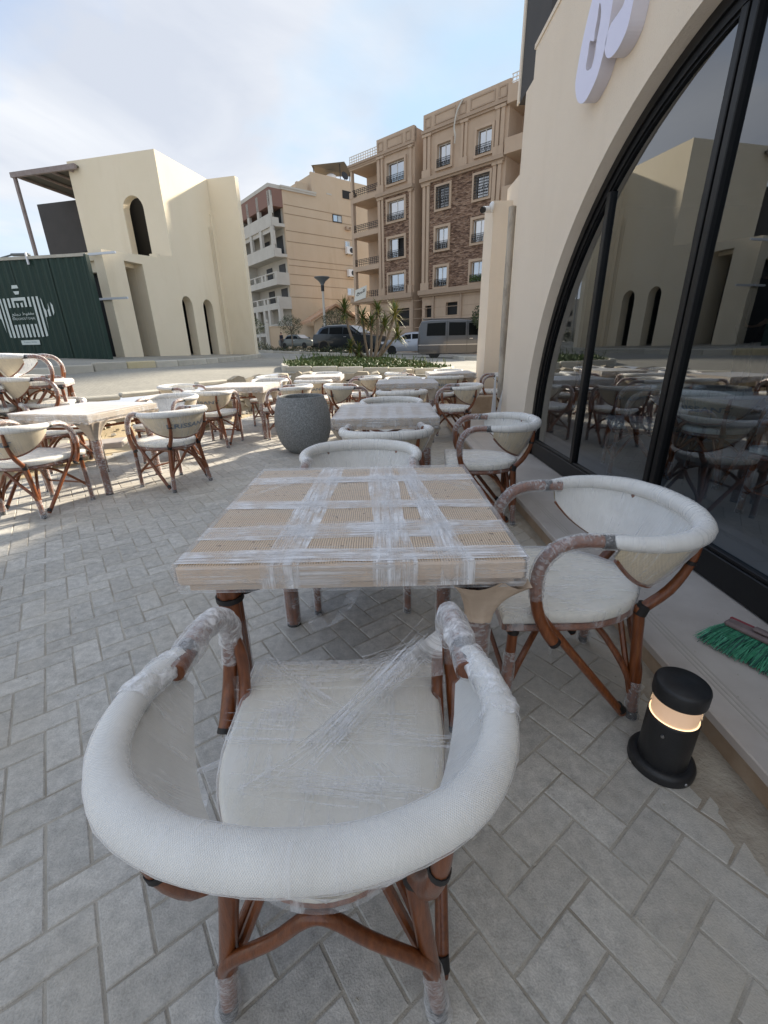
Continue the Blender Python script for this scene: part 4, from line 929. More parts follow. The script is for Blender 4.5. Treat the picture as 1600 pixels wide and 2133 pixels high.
# ================================================================ planter pot
M['terr']=mat('speckled_grey_stone_pot',(.15,.158,.158),.7,(.32,.332,.33),75.,.35,90.,ramp=(.42,.66),detail=6.)
pr=[(.0,.0),(.15,.0),(.20,.012),(.265,.075),(.315,.17),(.345,.28),(.352,.36),(.345,.46),(.322,.57),(.290,.665),(.281,.69),(.274,.694),(.262,.69),(.262,.66),(.29,.52),(.30,.40),(.29,.34),(0,.33)]
pp=empty('planter_pot',(-1.0,5.43,0),0,'large round speckled grey stone pot standing empty between the table rows','planter pot')
P2=[(-p,z) for p,z in pr]; Q,_=resample([Vector((a,b,0)) for a,b in pr],1,3); mb=MB(); mb.lathe([(max(0,q.x),q.y) for q in Q],64); mb.build('pot',M['terr'],pp,sharp=60)
mb=MB(); mb.lathe([(.285,.345),(.0,.35)],32); mb.build('soil',M['soil'],pp)
# ================================================================ bollard light
bl=empty('bollard_light',(.862,.965,0),R_(20),'short black round bollard light with glowing band, beside the marble step','bollard light')
M['bolb']=mat('satin_black_metal',(.014,.014,.015),.42,(.022,.022,.023),20.,.1,200.)
mb=MB(); mb.lathe([(.098,0),(.099,.022),(.095,.032),(.088,.036),(.078,.036)],48); mb.build('base_ring',M['bolb'],bl)
mb=MB(); mb.lathe([(.073,.03),(.073,.205),(.070,.208),(.045,.208)],48); mb.build('body',M['bolb'],bl)
mb=MB(); mb.lathe([(.070,.278),(.075,.279),(.0765,.287),(.0765,.322),(.074,.330),(.069,.334),(0,.335)],48); mb.build('cap',M['bolb'],bl)
def emis(name,col,st,base=(.8,.7,.55)):
    m=mat(name,base,.4); b=m.node_tree.nodes['Principled BSDF']; b.inputs['Emission Color'].default_value=(*col,1); b.inputs['Emission Strength'].default_value=st; return m
M['diff']=emis('warm_lit_diffuser',(1,.64,.40),.17,(.75,.62,.5))
mb=MB(); mb.lathe([(.066,.209),(.066,.278)],40); mb.build('diffuser',M['diff'],bl)
M['led']=emis('warm_led_ring',(1,.70,.40),.9)
mb=MB(); mb.lathe([(.0662,.2092),(.0700,.2094)],40); mb.build('led_ring',M['led'],bl)
M['clear']=glassm('clear_tube',(.93,.90,.86),1.45,.05,.02)
mb=MB(); mb.lathe([(.0715,.209),(.0715,.278)],48); mb.build('clear_tube',M['clear'],bl)
M['steel']=mat('steel_screw',(.35,.35,.35),.35,metal=1.)
for a,z,r in ((200,.165,.0735),(262,.016,.099)):
    mb=MB(); mb.lathe([(.006,0),(.005,.003),(0,.0035)],12); o=mb.build('screw',M['steel'],bl); a2=R_(a); o.location=(r*math.cos(a2),r*math.sin(a2),z); o.rotation_euler=(0,R_(90),a2)
bl.scale=(.94,.94,.96)
# ================================================================ broom
br=empty('broom',(1.325,1.35,.14),R_(-62),'push broom with green bristles lying on the marble step at the right edge','broom')
M['br_w']=mat('dusty_dark_brush_block',(.14,.10,.095),.55,(.22,.17,.16),8.,.2,60.)
M['green']=mat('green_bristles',(.035,.24,.12),.5,(.10,.42,.25),30.,rand=.1); M['green2']=mat('dark_teal_bristles',(.012,.07,.055),.5); M['red']=mat('red_plastic_trim',(.25,.03,.035),.4)
mb=MB(); mb.box(-.03,.36,.0,.055,.075,.10,b=.009); mb.build('brush_block',M['br_w'],br)
mb=MB(); mb.box(.06,.30,.012,.045,.1005,.118,b=.008); mb.build('handle_socket',M['br_w'],br); mb=MB(); mb.box(-.03,.36,.05,.066,.06,.10,b=.004); mb.build('trim',M['red'],br)
mb=MB(); mb.tube([(.20,.03,.11),(.30,.16,.24),(.62,.55,.62)],.012,10); mb.build('handle',M['black'],br)
rg=random.Random(4); mb=MB()
for k in range(2600):
    x=rg.uniform(-.03,.36); y=rg.uniform(0,.055); f=rg.uniform(.75,1.1); spread=(x-.165)*.22
    p=Vector((x,y,.078)); q=Vector((x+spread+rg.gauss(0,.012),y-.075*f+rg.gauss(0,.008)-(.055-y)*.3,.004+rg.random()*.018)); m_=p.lerp(q,.5)+Vector((rg.gauss(0,.003),-.006,.012)); w=Vector((.0011,0,.0004))
    mb.add([p-w,p+w,m_+w,m_-w,q+w,q-w],[(0,1,2,3),(3,2,4,5)],0 if rg.random()<.72 else 1)
o=mb.build('bristles',[M['green'],M['green2']],br); o['kind']='stuff'
br.scale=(.92,.9,.9)
# crumbs of stone on the paving
mb=MB(); rg=random.Random(9)
for k in range(260):
    x=rg.uniform(-1.6,1.05); y=rg.uniform(.35,3.2)
    if rg.random()<.6: x=rg.uniform(.2,1.07); y=rg.uniform(.4,1.6)
    rockmesh(mb,Vector((x,y,.0025)),rg.choice([.0015,.002,.003,.0045]),rg)
for k in range(130):
    rockmesh(mb,Vector((rg.uniform(1.09,1.5),rg.uniform(.7,4.4),.1405)),rg.choice([.0012,.002,.003]),rg)
tag(mb.build('stone_crumbs',M['stone']),'tiny pale crumbs of stone scattered on the paving','stone crumbs',kind='stuff')
# mortar spill along the foot of the step
mb=MB()
def spill(u,v):
    y=-.6+6.5*u; w=.12+.10*fbm(y*2.1,3)+.12*max(0,fbm(y*.9,8))+.16*math.exp(-((y-.75)/.35)**2); x=1.076-w*v; return (x,y,.012*(1-v)**1.5+.0015*fbm(y*20,x*20)-.004*v)
M['mortar']=mat('spilled_mortar',(.30,.25,.19),.95,(.46,.41,.33),7.,.7,60.)
mb.grid(spill,260,8); tag(mb.build('mortar_spill',M['mortar']),'thin spill of dusty mortar along the foot of the marble step','mortar',kind='stuff')
# ================================================================ people
def skin_body(name,joints,edges,rad,mt,parent,root=0,sub=2):
    me=bpy.data.meshes.new(name); me.from_pydata([Vector(j) for j in joints],edges,[]); me.materials.append(mt)
    o=bpy.data.objects.new(name,me); COL.objects.link(o); o.parent=parent
    sm=o.modifiers.new('skin','SKIN'); sm.use_smooth_shade=True; ss=o.modifiers.new('sub','SUBSURF'); ss.levels=sub; ss.render_levels=sub
    for v,r in zip(me.skin_vertices[0].data,rad):
        v.radius=(r,r) if not isinstance(r,tuple) else r
    me.skin_vertices[0].data[root].use_root=True
    return o
M['skin']=mat('skin',(.32,.18,.11),.6); M['cloth_d']=mat('dark_clothing',(.012,.012,.014),.85); M['cloth_n']=mat('navy_jacket',(.012,.014,.028),.85); M['cloth_g']=mat('grey_trousers',(.05,.05,.055),.85); M['hair']=mat('dark_hair',(.012,.009,.008),.7)
def person(loc,rz,top,bottom,label,sc=1.,walk=.12,reach=0.):
    p=empty('person',loc,rz,label,'person'); p.scale=(sc,)*3; w=walk
    J=[(0,0,.95),(0,0,1.12),(0,.01,1.32),(0,.01,1.46),(0,.03,1.54),(0,.03,1.62),(0,.025,1.70),
       (.09,0,.90),(.10,w*.5,.50),(.10,w-.02,.08),(.10,w+.12,.035),(-.09,0,.90),(-.10,-w*.3,.50),(-.10,-w,.08),(-.10,-w+.13,.035),
       (.17,.01,1.41),(.22,-.03,1.14),(.22,.04+reach*.12,.92),(.22,.06+reach*.14,.84),(-.17,.01,1.41),(-.22,.03,1.14),(-.22,.10+reach*.2,.92+reach*.1),(-.22,.12+reach*.2,.84+reach*.1)]
    E=[(0,1),(1,2),(2,3),(3,4),(4,5),(5,6),(0,7),(7,8),(8,9),(9,10),(0,11),(11,12),(12,13),(13,14),(3,15),(15,16),(16,17),(17,18),(3,19),(19,20),(20,21),(21,22)]
    Rr=[.13,.125,.14,.09,.055,.085,.07,.085,.058,.042,.035,.085,.058,.042,.035,.055,.042,.032,.03,.055,.042,.032,.03]
    skin_body('body',J,E,Rr,M['skin'],p)
    skin_body('jacket',[J[i] for i in(0,1,2,3,15,16,17,19,20,21)],[(0,1),(1,2),(2,3),(3,4),(4,5),(5,6),(3,7),(7,8),(8,9)],[.155,.145,.16,.10,.07,.056,.046,.07,.056,.046],top,p)
    skin_body('trousers',[J[i] for i in(0,7,8,9,11,12,13)],[(0,1),(1,2),(2,3),(0,4),(4,5),(5,6)],[.14,.10,.072,.06,.10,.072,.06],bottom,p)
    for s in(0,1):
        a=J[9 if s==0 else 13]; mb=MB(); mb.box(a[0]-.045,a[0]+.045,a[1]-.09,a[1]+.19,0,.085,b=.03); mb.build('shoe',M['hair'],p)
    mb=MB(); mb.lathe([(0,.12),(.05,.11),(.085,.07),(.098,.02),(.09,-.04),(.08,-.08)],20,c=(0,.0,1.66)); mb.build('hair',M['hair'],p)
    mb=MB(); mb.tube([(0,.11,1.665),(0,.135,1.63),(0,.115,1.62)],.012,8); mb.build('nose',M['skin'],p)
    return p
person((4.10,4.98,.45),R_(-80),M['cloth_d'],M['cloth_d'],'person in dark clothes standing on the white platform behind the cafe glass, seen side on',.93,.05,.6)
M['bag']=mat('white_plastic_bag',(.62,.62,.60),.45,bump=.6,bscale=14.)
mb=MB(); mb.lathe([(.0,-.30),(.10,-.28),(.14,-.18),(.12,-.06),(.04,.06),(.02,.12)],16); crumple(mb,.02,9,2); tag(mb.build('plastic_bag',M['bag'],None,(4.36,4.83,1.22)),'white plastic bag held by the person behind the glass','bag')
# interior furniture seen through the glass
for x,y,r,l in ((2.25,3.75,70,'dim chair inside the cafe just behind the left window pane'),(2.75,3.5,-60,'dim chair inside the cafe behind the middle window pane'),(2.65,2.5,100,'dim chair inside the cafe behind the right window pane')):
    chair(x,y,r,l,z=.14)
# ================================================================ sand coloured building on the left
lb=empty('arched_villa',(-7.57,18,.8),R_(76),'unfinished sand coloured building with arched doorways across the paved road','building')
# local frame: +x along the sunlit facade (away), +y into the building (left), z from .8
AX=lambda u,v,w:(u,w,v)
def archhole(c,w,z0,zt,n=12):
    r=w/2; return [(c-r,z0),(c-r,zt-r)]+[(c-r*math.cos(math.pi*i/n),zt-r+r*math.sin(math.pi*i/n)) for i in range(1,n)]+[(c+r,zt-r),(c+r,z0)]
Z=lambda z:z-.8
mb=MB()
outer=[(-3.25,0),(-2.42,0),(-2.42,Z(3.95)),(-1.62,Z(3.96)),(-1.62,0),(.14,0)]
d1=archhole(.40,.62,0,Z(3.18)); d2=archhole(1.72,.66,0,Z(3.18))
outer+= []
base=[(-3.25,0),(-2.42,0),(-2.42,3.15),(-1.62,3.16),(-1.62,0)]+d1[0:]+d2+[(2.95,0),(2.95,6.83),(0,6.83),(0,3.66),(-.62,3.58),(-.78,3.62),(-.78,3.50),(-3.25,3.32)]
mb.plate([base],.34,AX); mb.build('sunlit_facade',M['leftwall'],lb)
wh=archhole(.93,.86,Z(4.35),Z(6.5))
AY=lambda u,v,w:(w,u,v)
mb=MB(); mb.plate([[(0.001,3.30),(.5,3.5),(.5,3.47),(1.36,3.47),(3.35,3.47),(3.35,6.83),(0.001,6.83)],[(q[0],q[1]) for q in archhole(.93,.86,3.52,5.62)]],.30,lambda u,v,w:(w,u+.34,v)); mb.build('front_wall',M['leftwall'],lb)
mb=MB(); mb.box(2.951,3.2,-1.25,.9,0,6.83); mb.build('side_fin',M['leftwall'],lb)
mb=MB(); mb.box(2.75,2.95,-.06,0,.0,5.6); mb.build('wall_strip',M['leftwall'],lb)
for k in (2.60,2.70):
    mb=MB(); mb.tube([(k,-.03,.1),(k,-.03,5.1)],.022,8); mb.build('drain_pipe',M['leftwall'],lb)
mb=MB(); mb.box(-3.1,-2.9,.345,8,2.75,3.30); mb.box(-1.62,-.0,.345,.9,0,3.1); mb.build('inner_pier',M['leftwall'],lb)
mb=MB(); mb.box(-2.9,-2.8,.345,8.5,0,2.74); mb.box(0.3,2.9,.36,6,.0,.05); mb.box(-1.6,2.9,6,6.2,0,3.3); mb.box(2.7,2.9,.4,6,0,6.6); mb.build('interior_shade_boxes',M['dark'],lb)  # boxes coloured near black, painting in the shade inside the openings
mb=MB(); mb.box(-3.2,3,.36,9,3.05,3.28); mb.build('floor_slab',M['leftwall'],lb)
# dark grey wall with two small arches, further left
mb=MB(); hol=[archhole(5.75,.5,3.45,4.5),archhole(6.9,.5,3.45,4.5)]
mb.plate([[(3.4,3.3),(7.7,3.3),(7.7,6.35),(3.4,6.35)]]+hol,.25,lambda u,v,w:(w+2.0,u,v)); mb.build('grey_wall',M['charcoal'],lb)
# raised canopy with posts
M['rust']=mat('dull_pinkish_steel',(.24,.19,.175),.7,(.32,.27,.25),6.)
M['sheet']=mat('corrugated_sheet_dark',(.13,.12,.10),.6)
mb=MB()
mb.add([(-.1,6.1,6.66),(-.1,3.2,6.66),(5.2,3.2,6.6),(5.2,6.1,6.6),(-.1,6.1,6.60),(-.1,3.2,6.60),(5.2,3.2,6.54),(5.2,6.1,6.54)],[(0,1,2,3),(7,6,5,4),(0,4,5,1),(1,5,6,2),(2,6,7,3),(3,7,4,0)]); mb.build('canopy_roof',M['sheet'],lb)
mb=MB(); mb.box(-.2,-.1,3.2,6.15,6.52,6.68); 
for yy in (3.5,4.3,5.1,5.9): mb.tube([(-.1,yy,6.54),(5.2,yy,6.48)],.05,6)
mb.build('canopy_beam',M['rust'],lb)
mb=MB(); mb.box(-.16,-.06,6.0,6.1,2.0,6.6); mb.build('canopy_post',M['rust'],lb)
for zz,xx in ((3.15,-3.4),(1.95,-3.3)):
    mb=MB(); mb.box(xx,xx+.05,-.62,.55,zz,zz+.06); mb.build('white_bracket',M['white'],lb)
# green hoarding
ho=empty('green_hoarding',(-7.72,13.0,.78),R_(171.4),'dark green corrugated hoarding printed with a white striped pot emblem','hoarding')
M['hgreen']=mat('dark_green_sheet',(.003,.026,.017),.55,(.004,.031,.020),2.)
M['hwhite']=mat('white_print',(.62,.68,.64),.6)
mb=MB(); n=150; Lh=9.0; vs=[];fs=[]
for i in range(n+1):
    x=Lh*i/n; d=.018*(1 if (i//2)%2 else -1)
    vs+=[(x,d,-.3),(x,d,2.83)]
for i in range(n): fs.append((2*i,2*i+2,2*i+3,2*i+1))
mb.add(vs,fs); mb.build('corrugated_sheet',M['hgreen'],ho)
mb=MB(); mb.box(-.04,.02,-.03,.10,-.3,2.86); mb.build('edge_post',M['hgreen'],ho); mb=MB(); mb.box(0,Lh,-.04,.04,2.83,2.90); mb.build('top_rail',M['kerb'],ho)
mb=MB(); mb.box(1.75,1.79,.02,.06,2.7,2.98); mb.build('rail_clip',M['white'],ho)
for i_ in range(1,8):
    mb=MB(); mb.box(i_*1.18,i_*1.18+.05,.018,.026,-.3,2.83); mb.build('panel_seam',M['hgreen'],ho)
# emblem: pixels of the photograph mapped on the hoarding plane
hd=Vector((math.cos(R_(171.4)),math.sin(R_(171.4)),0)); hn=Vector((-hd.y,hd.x,0)); hp=Vector((-7.72,13.0,0))
def HP(px,py,off=.024):
    u,v=px*.08442,560+py*.08442; d=r2*((u-800)/885)-u2*((v-1066.5)/885)+fw
    t=hp.dot(hn)/(d.dot(hn)); w=d*t+Vector((0,0,1.25)); 
    return ((w-hp).dot(hd),off,w.z-.78)
em=[[(305,410),(435,403),(475,480),(310,495)],[(345,560),(490,552),(485,630),(400,640)],
 [(285,725),(635,700),(645,735),(700,940),(650,945),(605,780),(360,797),(405,960),(355,965)],
 [(420,840),(475,860),(500,955),(460,960)],[(525,850),(570,830),(602,945),(555,950)],
 [(690,695),(740,690),(805,935),(755,940)],[(190,735),(240,730),(305,965),(255,970)],
 [(85,740),(135,735),(425,1700),(370,1708)],[(0,750),(35,745),(330,1705),(280,1690)],
 [(793,690),(843,686),(1115,1670),(1065,1680)],[(893,680),(945,678),(1215,1650),(1165,1670)],
 [(1008,708),(1050,780),(1110,960),(1165,1040),(1190,1180),(1160,1200),(1230,1510),(1150,1200),(1080,960)],
 [(1198,850),(1240,980),(1290,1165),(1240,1170),(1195,1010),(1215,990)],[(1255,825),(1320,900),(1362,1080),(1345,1150),(1300,1000)],
 [(380,1390),(435,1385),(522,1700),(470,1706)],[(475,1382),(530,1380),(620,1690),(568,1698)],[(575,1376),(630,1374),(718,1690),(665,1694)],[(675,1370),(730,1368),(818,1688),(765,1690)],[(775,1366),(828,1364),(918,1684),(866,1686)],[(875,1362),(925,1360),(1018,1682),(966,1684)],
 [(-80,760),(-40,755),(190,1580),(60,1250),(30,1230),(-60,900)],
 [(540,1768),(990,1750),(1022,1868),(575,1878)]]
mb=MB()
for P in em:
    q=[HP(*p) for p in P]; mb.plate([[(a[0],a[2]) for a in q]],.004,lambda u,v,w:(u,.024+w,v))
mb.build('emblem',M['hwhite'],ho)
def text_on(root,txt,px0,py0,px1,py1,hpx,mt,off=.03,name='lettering',bold=0.,fn=None,sy=1.):
    vs,fs=text_mesh(txt,1.,bold); xs=[v[0] for v in vs]; ys=[v[1] for v in vs]
    a,b=min(xs),max(xs); c,d=min(ys),max(ys); q=[]
    for x,y,z in vs:
        f=(x-a)/(b-a); g=(y-c)/(d-c)
        px=px0+(px1-px0)*f+(1-g)*hpx*.27; py=py0+(py1-py0)*f-(g-.5)*hpx
        q.append((fn or HP)(px,py,off))
    m=MB(); m.add(q,fs); return m.build(name,mt,root)
text_on(ho,'MADGHOUT DAJAJ',335,1255,880,1225,75,M['hwhite'])
# Arabic in presentation forms, laid out in visual order (right to left)
text_on(ho,'\uFE9D\uFE8E\uFEA0\uFEA9 \uFEC1\uFEEE\uFED0\uFED0\uFEE3'.replace('\uFE9D','\uFE9E'),310,1150,850,1110,120,M['hwhite'])
text_on(ho,'Premium Quality',625,1815,930,1805,40,M['print'],.031)
# kerb and pavement in front of the building
KL=[(-9.6,7.9),(-6.6,9.9),(-5.6,11.9),(-5.3,14.5),(-5.25,17.5),(-5.6,21),(-6.6,24.5)]
kerb_run(KL,.75,.14,.16,G,'kerb along the pavement in front of the sand coloured building',cols=(2,6))
def lpave(u,v):
    a=pl_at(KL,u); b=pl_at([(-14,12),(-11,16),(-11,19),(-10,22),(-9,26)],u); x=a[0]+(b[0]-a[0])*v; y=a[1]+(b[1]-a[1])*v; return (x,y,G(x,y)+.12)
mb=MB(); mb.grid(lpave,30,8); tag(mb.build('left_pavement',M['road']),kind='structure')
# ================================================================ apartment buildings
M['brown']=stain(mat('brown_render',(.47,.35,.25),.85,(.51,.385,.28),1.0,.2,40.),(.36,.265,.185),.45,(.8,.8,.12),.7)
M['brownt']=mat('brown_trim',(.38,.28,.20),.8,(.41,.305,.22),2.)
M['tanw']=stain(mat('tan_party_wall',(.56,.43,.295),.9,(.60,.475,.34),.35,.15,12.,detail=8.),(.46,.34,.22),.5,(.5,.5,.12),.5)
M['groovec']=mat('wall_joint',(.33,.24,.155),.9)
M['creamw']=mat('off_white_render',(.50,.47,.41),.8,(.56,.53,.47),1.)
M['terra']=mat('terracotta_render',(.24,.135,.105),.85); M['tile']=mat('orange_brown_tiles',(.40,.23,.14),.8,(.50,.32,.20),6.)
M['winf']=mat('white_window_frame',(.62,.62,.60),.5); M['wing']=glassm('reflective_pane',(.10,.11,.11),2.4,.03,.38); M['iron']=mat('black_iron',(.012,.012,.012),.5)
M['curtain']=mat('pale_curtain',(.42,.46,.47),.8,(.52,.56,.57),.8,stretch=(9,1,1))
def cladding():
    m=mat('rough_brown_stone',(.15,.085,.055),.85); t=m.node_tree; b=t.nodes['Principled BSDF']; tc=N(t,'ShaderNodeTexCoord'); mp=N(t,'ShaderNodeMapping'); mp.inputs['Scale'].default_value=(1.6,1,6.5); L(t,tc.outputs['Object'],mp.inputs[0])
    v=N(t,'ShaderNodeTexVoronoi',Scale=1.7); L(t,mp.outputs[0],v.inputs['Vector']); n=N(t,'ShaderNodeTexNoise',Scale=2.2,Detail=6.); L(t,mp.outputs[0],n.inputs['Vector'])
    sp=N(t,'ShaderNodeSeparateColor'); L(t,v.outputs['Color'],sp.inputs[0]); a=N(t,'ShaderNodeMath',operation='MULTIPLY_ADD'); L(t,sp.outputs[0],a.inputs[0]); a.inputs[1].default_value=.5; L(t,n.outputs[0],a.inputs[2])
    c=N(t,'ShaderNodeValToRGB'); L(t,a.outputs[0],c.inputs[0]); e=c.color_ramp.elements; e[0].position=.45; e[0].color=(.085,.047,.032,1); e[1].position=.95; e[1].color=(.34,.225,.155,1); k=e.new(.7); k.color=(.20,.118,.077,1)
    L(t,c.outputs[0],b.inputs['Base Color']); bp=N(t,'ShaderNodeBump',Strength=1.,Distance=.12); L(t,v.outputs['Distance'],bp.inputs['Height']); L(t,bp.outputs[0],b.inputs['Normal']); return m
M['clad']=cladding()
K=1.4; zb=.62
rb=empty('apartment_block',(2.883*K,30*K,zb),R_(-41.8),'tall brown apartment block clad in rough stone with dark window railings','building')
def z_(z,k=K,b=zb): return 1.25+(z-1.25)*k-b
def T(mb,root,name,mts,**kw): return mb.build(name,mts,root,**kw)
def bxk(mb,s0,s1,d0,d1,z0,z1,mi=0,k=K,b=zb): mb.box(s0*k,s1*k,d0*k,d1*k,z_(z0,k,b),z_(z1,k,b),mi)
mb=MB()
def rect(a,b,c,d): return [(a*K,z_(c)),(b*K,z_(c)),(b*K,z_(d)),(a*K,z_(d))]
FL=[(4.56,5.60),(6.53,7.62),(8.57,9.62),(10.52,11.58)]
# right wing front with window openings
holes=[rect(a,b,z0,z1) for (a,b) in ((.78,1.66),(3.26,4.15)) for z0,z1 in FL]+[rect(-.0+.0,.51,2.85,3.56),rect(1.58,2.42,2.93,3.64),rect(3.95,4.8,2.98,3.70)]
mb.plate([rect(-.22,5.0,.3,12.4)]+holes,.25*K,lambda u,v,w:(u,w,v)); T(mb,rb,'right_wing_wall',M['brown'])
mb=MB(); mb.plate([rect(.30,4.5,4.42,9.98)]+[rect(a-.12,b+.12,z0-.14,z1+.14) for (a,b) in ((.78,1.66),(3.26,4.15)) for z0,z1 in FL[:3]],.06,lambda u,v,w:(u,-.07+w,v)); T(mb,rb,'stone_cladding',M['clad'])
mb=MB(); holes=[rect(-2.95,-1.60,z0,z1) for z0,z1 in FL]+[rect(-2.48,-1.26,2.45,3.54),rect(-4.0,-3.4,2.2,3.2)]
mb.plate([rect(-3.78,-.96,.3,12.2)]+holes,.25*K,lambda u,v,w:(u,w,v)); T(mb,rb,'left_wing_wall',M['brown'])
mb=MB(); mb.plate([rect(-3.45,-1.25,4.42,9.98)]+[rect(-3.08,-1.47,z0-.14,z1+.14) for z0,z1 in FL[:3]],.06,lambda u,v,w:(u,-.07+w,v)); T(mb,rb,'stone_cladding',M['clad'])
mb=MB(); bxk(mb,-.96,-.90,.01,7,.3,12.88); bxk(mb,-.22,-.18,.251,7,.3,13.1); bxk(mb,-.9,-.22,2.2,2.4,.3,12); bxk(mb,-6.25,9,6.8,7,.3,12); bxk(mb,4.97,5.0,.251,7,.3,12.4); bxk(mb,5.0,9,1.4,1.6,.3,12.3); T(mb,rb,'side_wall',M['brown'])
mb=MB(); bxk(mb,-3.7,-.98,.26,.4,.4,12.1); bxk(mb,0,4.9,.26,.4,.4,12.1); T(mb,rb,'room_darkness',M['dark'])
# parapets with recessed panels
mb=MB(); bxk(mb,-3.78,-.9,-.08,.17,12.2,12.93); bxk(mb,-.22,5.0,-.08,.17,12.4,13.14); T(mb,rb,'parapet',M['brown'])
for a,b,c,d in ((-3.68,-3.25,12.3,12.78),(-2.95,-1.75,12.3,12.78),(-1.5,-1.1,12.3,12.78),(-.1,.3,12.5,12.98),(.55,1.9,12.5,12.98),(2.1,2.55,12.5,12.98),(2.8,4.2,12.5,12.98),(4.4,4.85,12.5,12.98)):
    mb=MB(); t_=.06
    for q in ((a,b,c,c+t_),(a,b,d-t_,d),(a,a+t_,c+t_,d-t_),(b-t_,b,c+t_,d-t_)): bxk(mb,q[0],q[1],-.115,-.081,q[2],q[3])
    T(mb,rb,'parapet_panel',M['brownt'])
for a,b,z0,z1,d in ((-6.3,-.88,12.10,12.22,.16),(-.30,5.05,12.28,12.42,.18),(-3.85,-.88,9.98,10.16,.26),(-.34,4.95,10.02,10.2,.28),(-6.4,-.86,4.12,4.40,.32),(-.34,5.2,4.16,4.42,.34)):
    mb=MB(); bxk(mb,a,b,-d,0.001,z0,z1); bxk(mb,a+.03,b-.03,-d*.6,0.002,z0-.1,z0-.001); T(mb,rb,'cornice',M['brownt'])
def column(s0,s1,z0,z1,d):
    mb=MB(); bxk(mb,s0,s1,-d,-.001,z0,z1); bxk(mb,s0-.06,s1+.06,-d-.05,-.0015,z1-.14,z1-.02); bxk(mb,s0-.06,s1+.06,-d-.05,-.0015,z0,z0+.42); T(mb,rb,'pilaster',M['brown'])
for s0,s1 in ((-3.74,-3.56),(-3.46,-3.30),(-1.22,-1.06),(-.20,.0),(.10,.28),(4.32,4.52),(4.6,4.8)):
    column(s0,s1,4.42,9.96,.12); column(s0,s1,10.18,12.08 if s0<-.9 else 12.26,.10)
for s0,s1 in ((2.28,2.42),(2.52,2.66)): column(s0,s1,10.2,12.26,.09)
for s0 in (-1.02,.62,2.62,4.9): 
    mb=MB(); bxk(mb,s0,s0+.12,-.10,-.001,.4,4.1); T(mb,rb,'downpipe',M['brownt'])
for z in (1.2,1.75,2.3,2.85,3.4,3.9):
    mb=MB(); bxk(mb,-3.7,5,-.012,-.001,z,z+.03); T(mb,rb,'wall_groove',M['brownt'])
def rwin(s0,s1,z0,z1,full=False,open_=False,pl=False):
    t=.13; mb=MB()
    for q in ((s0-t,s1+t,z0-t,z0),(s0-t,s1+t,z1,z1+t),(s0-t,s0,z0,z1),(s1,s1+t,z0,z1)): bxk(mb,q[0],q[1],-.13,-.0005,q[2],q[3])
    sur=T(mb,rb,'window_surround',M['brown'])
    mb=MB(); f=.035; m=(s0+s1)/2
    for q in ((s0,s1,z0,z0+f),(s0,s1,z1-f,z1),(s0,s0+f,z0+f,z1-f),(s1-f,s1,z0+f,z1-f),(m-f*.7,m+f*.7,z0+f,z1-f)): bxk(mb,q[0],q[1],.08,.115,q[2],q[3])
    w=T(mb,rb,'window',M['winf'])
    for a,b in (((s0+f,m-.7*f),) if open_ else ((s0+f,m-.7*f),(m+.7*f,s1-f))):
        mb=MB(); y=.1*K; mb.add([(a*K,y,z_(z0+f)),(b*K,y,z_(z0+f)),(b*K,y,z_(z1-f)),(a*K,y,z_(z1-f))],[(0,1,2,3)]); mb.build('pane',M['wing'],w)
        mb=MB(); y=.16*K; mb.grid(lambda u,v:((a+(b-a)*u)*K,y+.02*math.sin(u*40),z_(z0+(z1-z0)*v)),24,1); mb.build('curtain',M['curtain'],w)
    mb=MB(); h=z1 if full else z0+(z1-z0)*.36; n=12; r=.0085
    for i in range(n+1):
        x=s0+(s1-s0)*i/n; bxk(mb,x-r,x+r,-.155,-.14,z0,h)
    rows=8 if full else 4
    for i in range(rows+1):
        z=z0+(h-z0)*i/rows; bxk(mb,s0,s1,-.16,-.135,z-r,z+r)
    for i in range(1,n,2):
        x=s0+(s1-s0)*i/n; z=z0+(h-z0)*.35; bxk(mb,x-.03,x+.03,-.15,-.14,z,z+.09)
    T(mb,rb,'window_railing',M['iron'])
for i,(z0,z1) in enumerate(FL):
    rwin(-2.95,-1.60,z0,z1,open_=(i==1)); rwin(.78,1.66,z0,z1,full=(i==2)); rwin(3.26,4.15,z0,z1,full=(i==2))
mb=MB()
for k in range(160):
    leaf(mb,Vector((random.uniform(3.3,4.1)*K,-.2*K,z_(4.6)+random.uniform(0,.35))),Vector((random.gauss(0,1),random.gauss(0,.4),random.gauss(.3,1))),.14,.08)
mb.build('window_plants',M['gc'],rb)
# loggias
def loggia(s0,s1,side=1):
    zs=[4.40,6.40,8.42,10.42,12.22]
    for i,z in enumerate(zs):
        mb=MB(); bxk(mb,s0,s1,-.05,1.6,z-.30 if i else z-.28,z); T(mb,rb,'balcony_slab',M['brown'])
    for i in range(4):
        z=zs[i]; mb=MB(); r=.012
        for k in range(13):
            x=s0+.2+(s1-s0-.3)*k/12; bxk(mb,x-r,x+r,.0,.025,z,z+.42)
        for zz in (.12,.24,.33,.42): bxk(mb,s0+.15,s1-.06,-.005,.03,z+zz-r,z+zz+r)
        T(mb,rb,'balcony_railing',M['iron'])
        mb=MB(); bxk(mb,s1-.75,s1-.35,1.56,1.59,z,z+1.15); T(mb,rb,'balcony_door',M['iron'])
    mb=MB(); bxk(mb,s0,s1,1.6,1.75,.4,12.2); bxk(mb,s1-.1,s1,0,1.6,.4,12.0); T(mb,rb,'loggia_wall',M['brown'])
    mb=MB(); bxk(mb,s0,s0+.2,-.04,.22,.4,10.4); bxk(mb,s0-.06,s0+.26,-.08,.28,10.4,10.75); bxk(mb,s0+.02,s0+.18,0,.2,10.75,12.0); T(mb,rb,'corner_post',M['brown'])
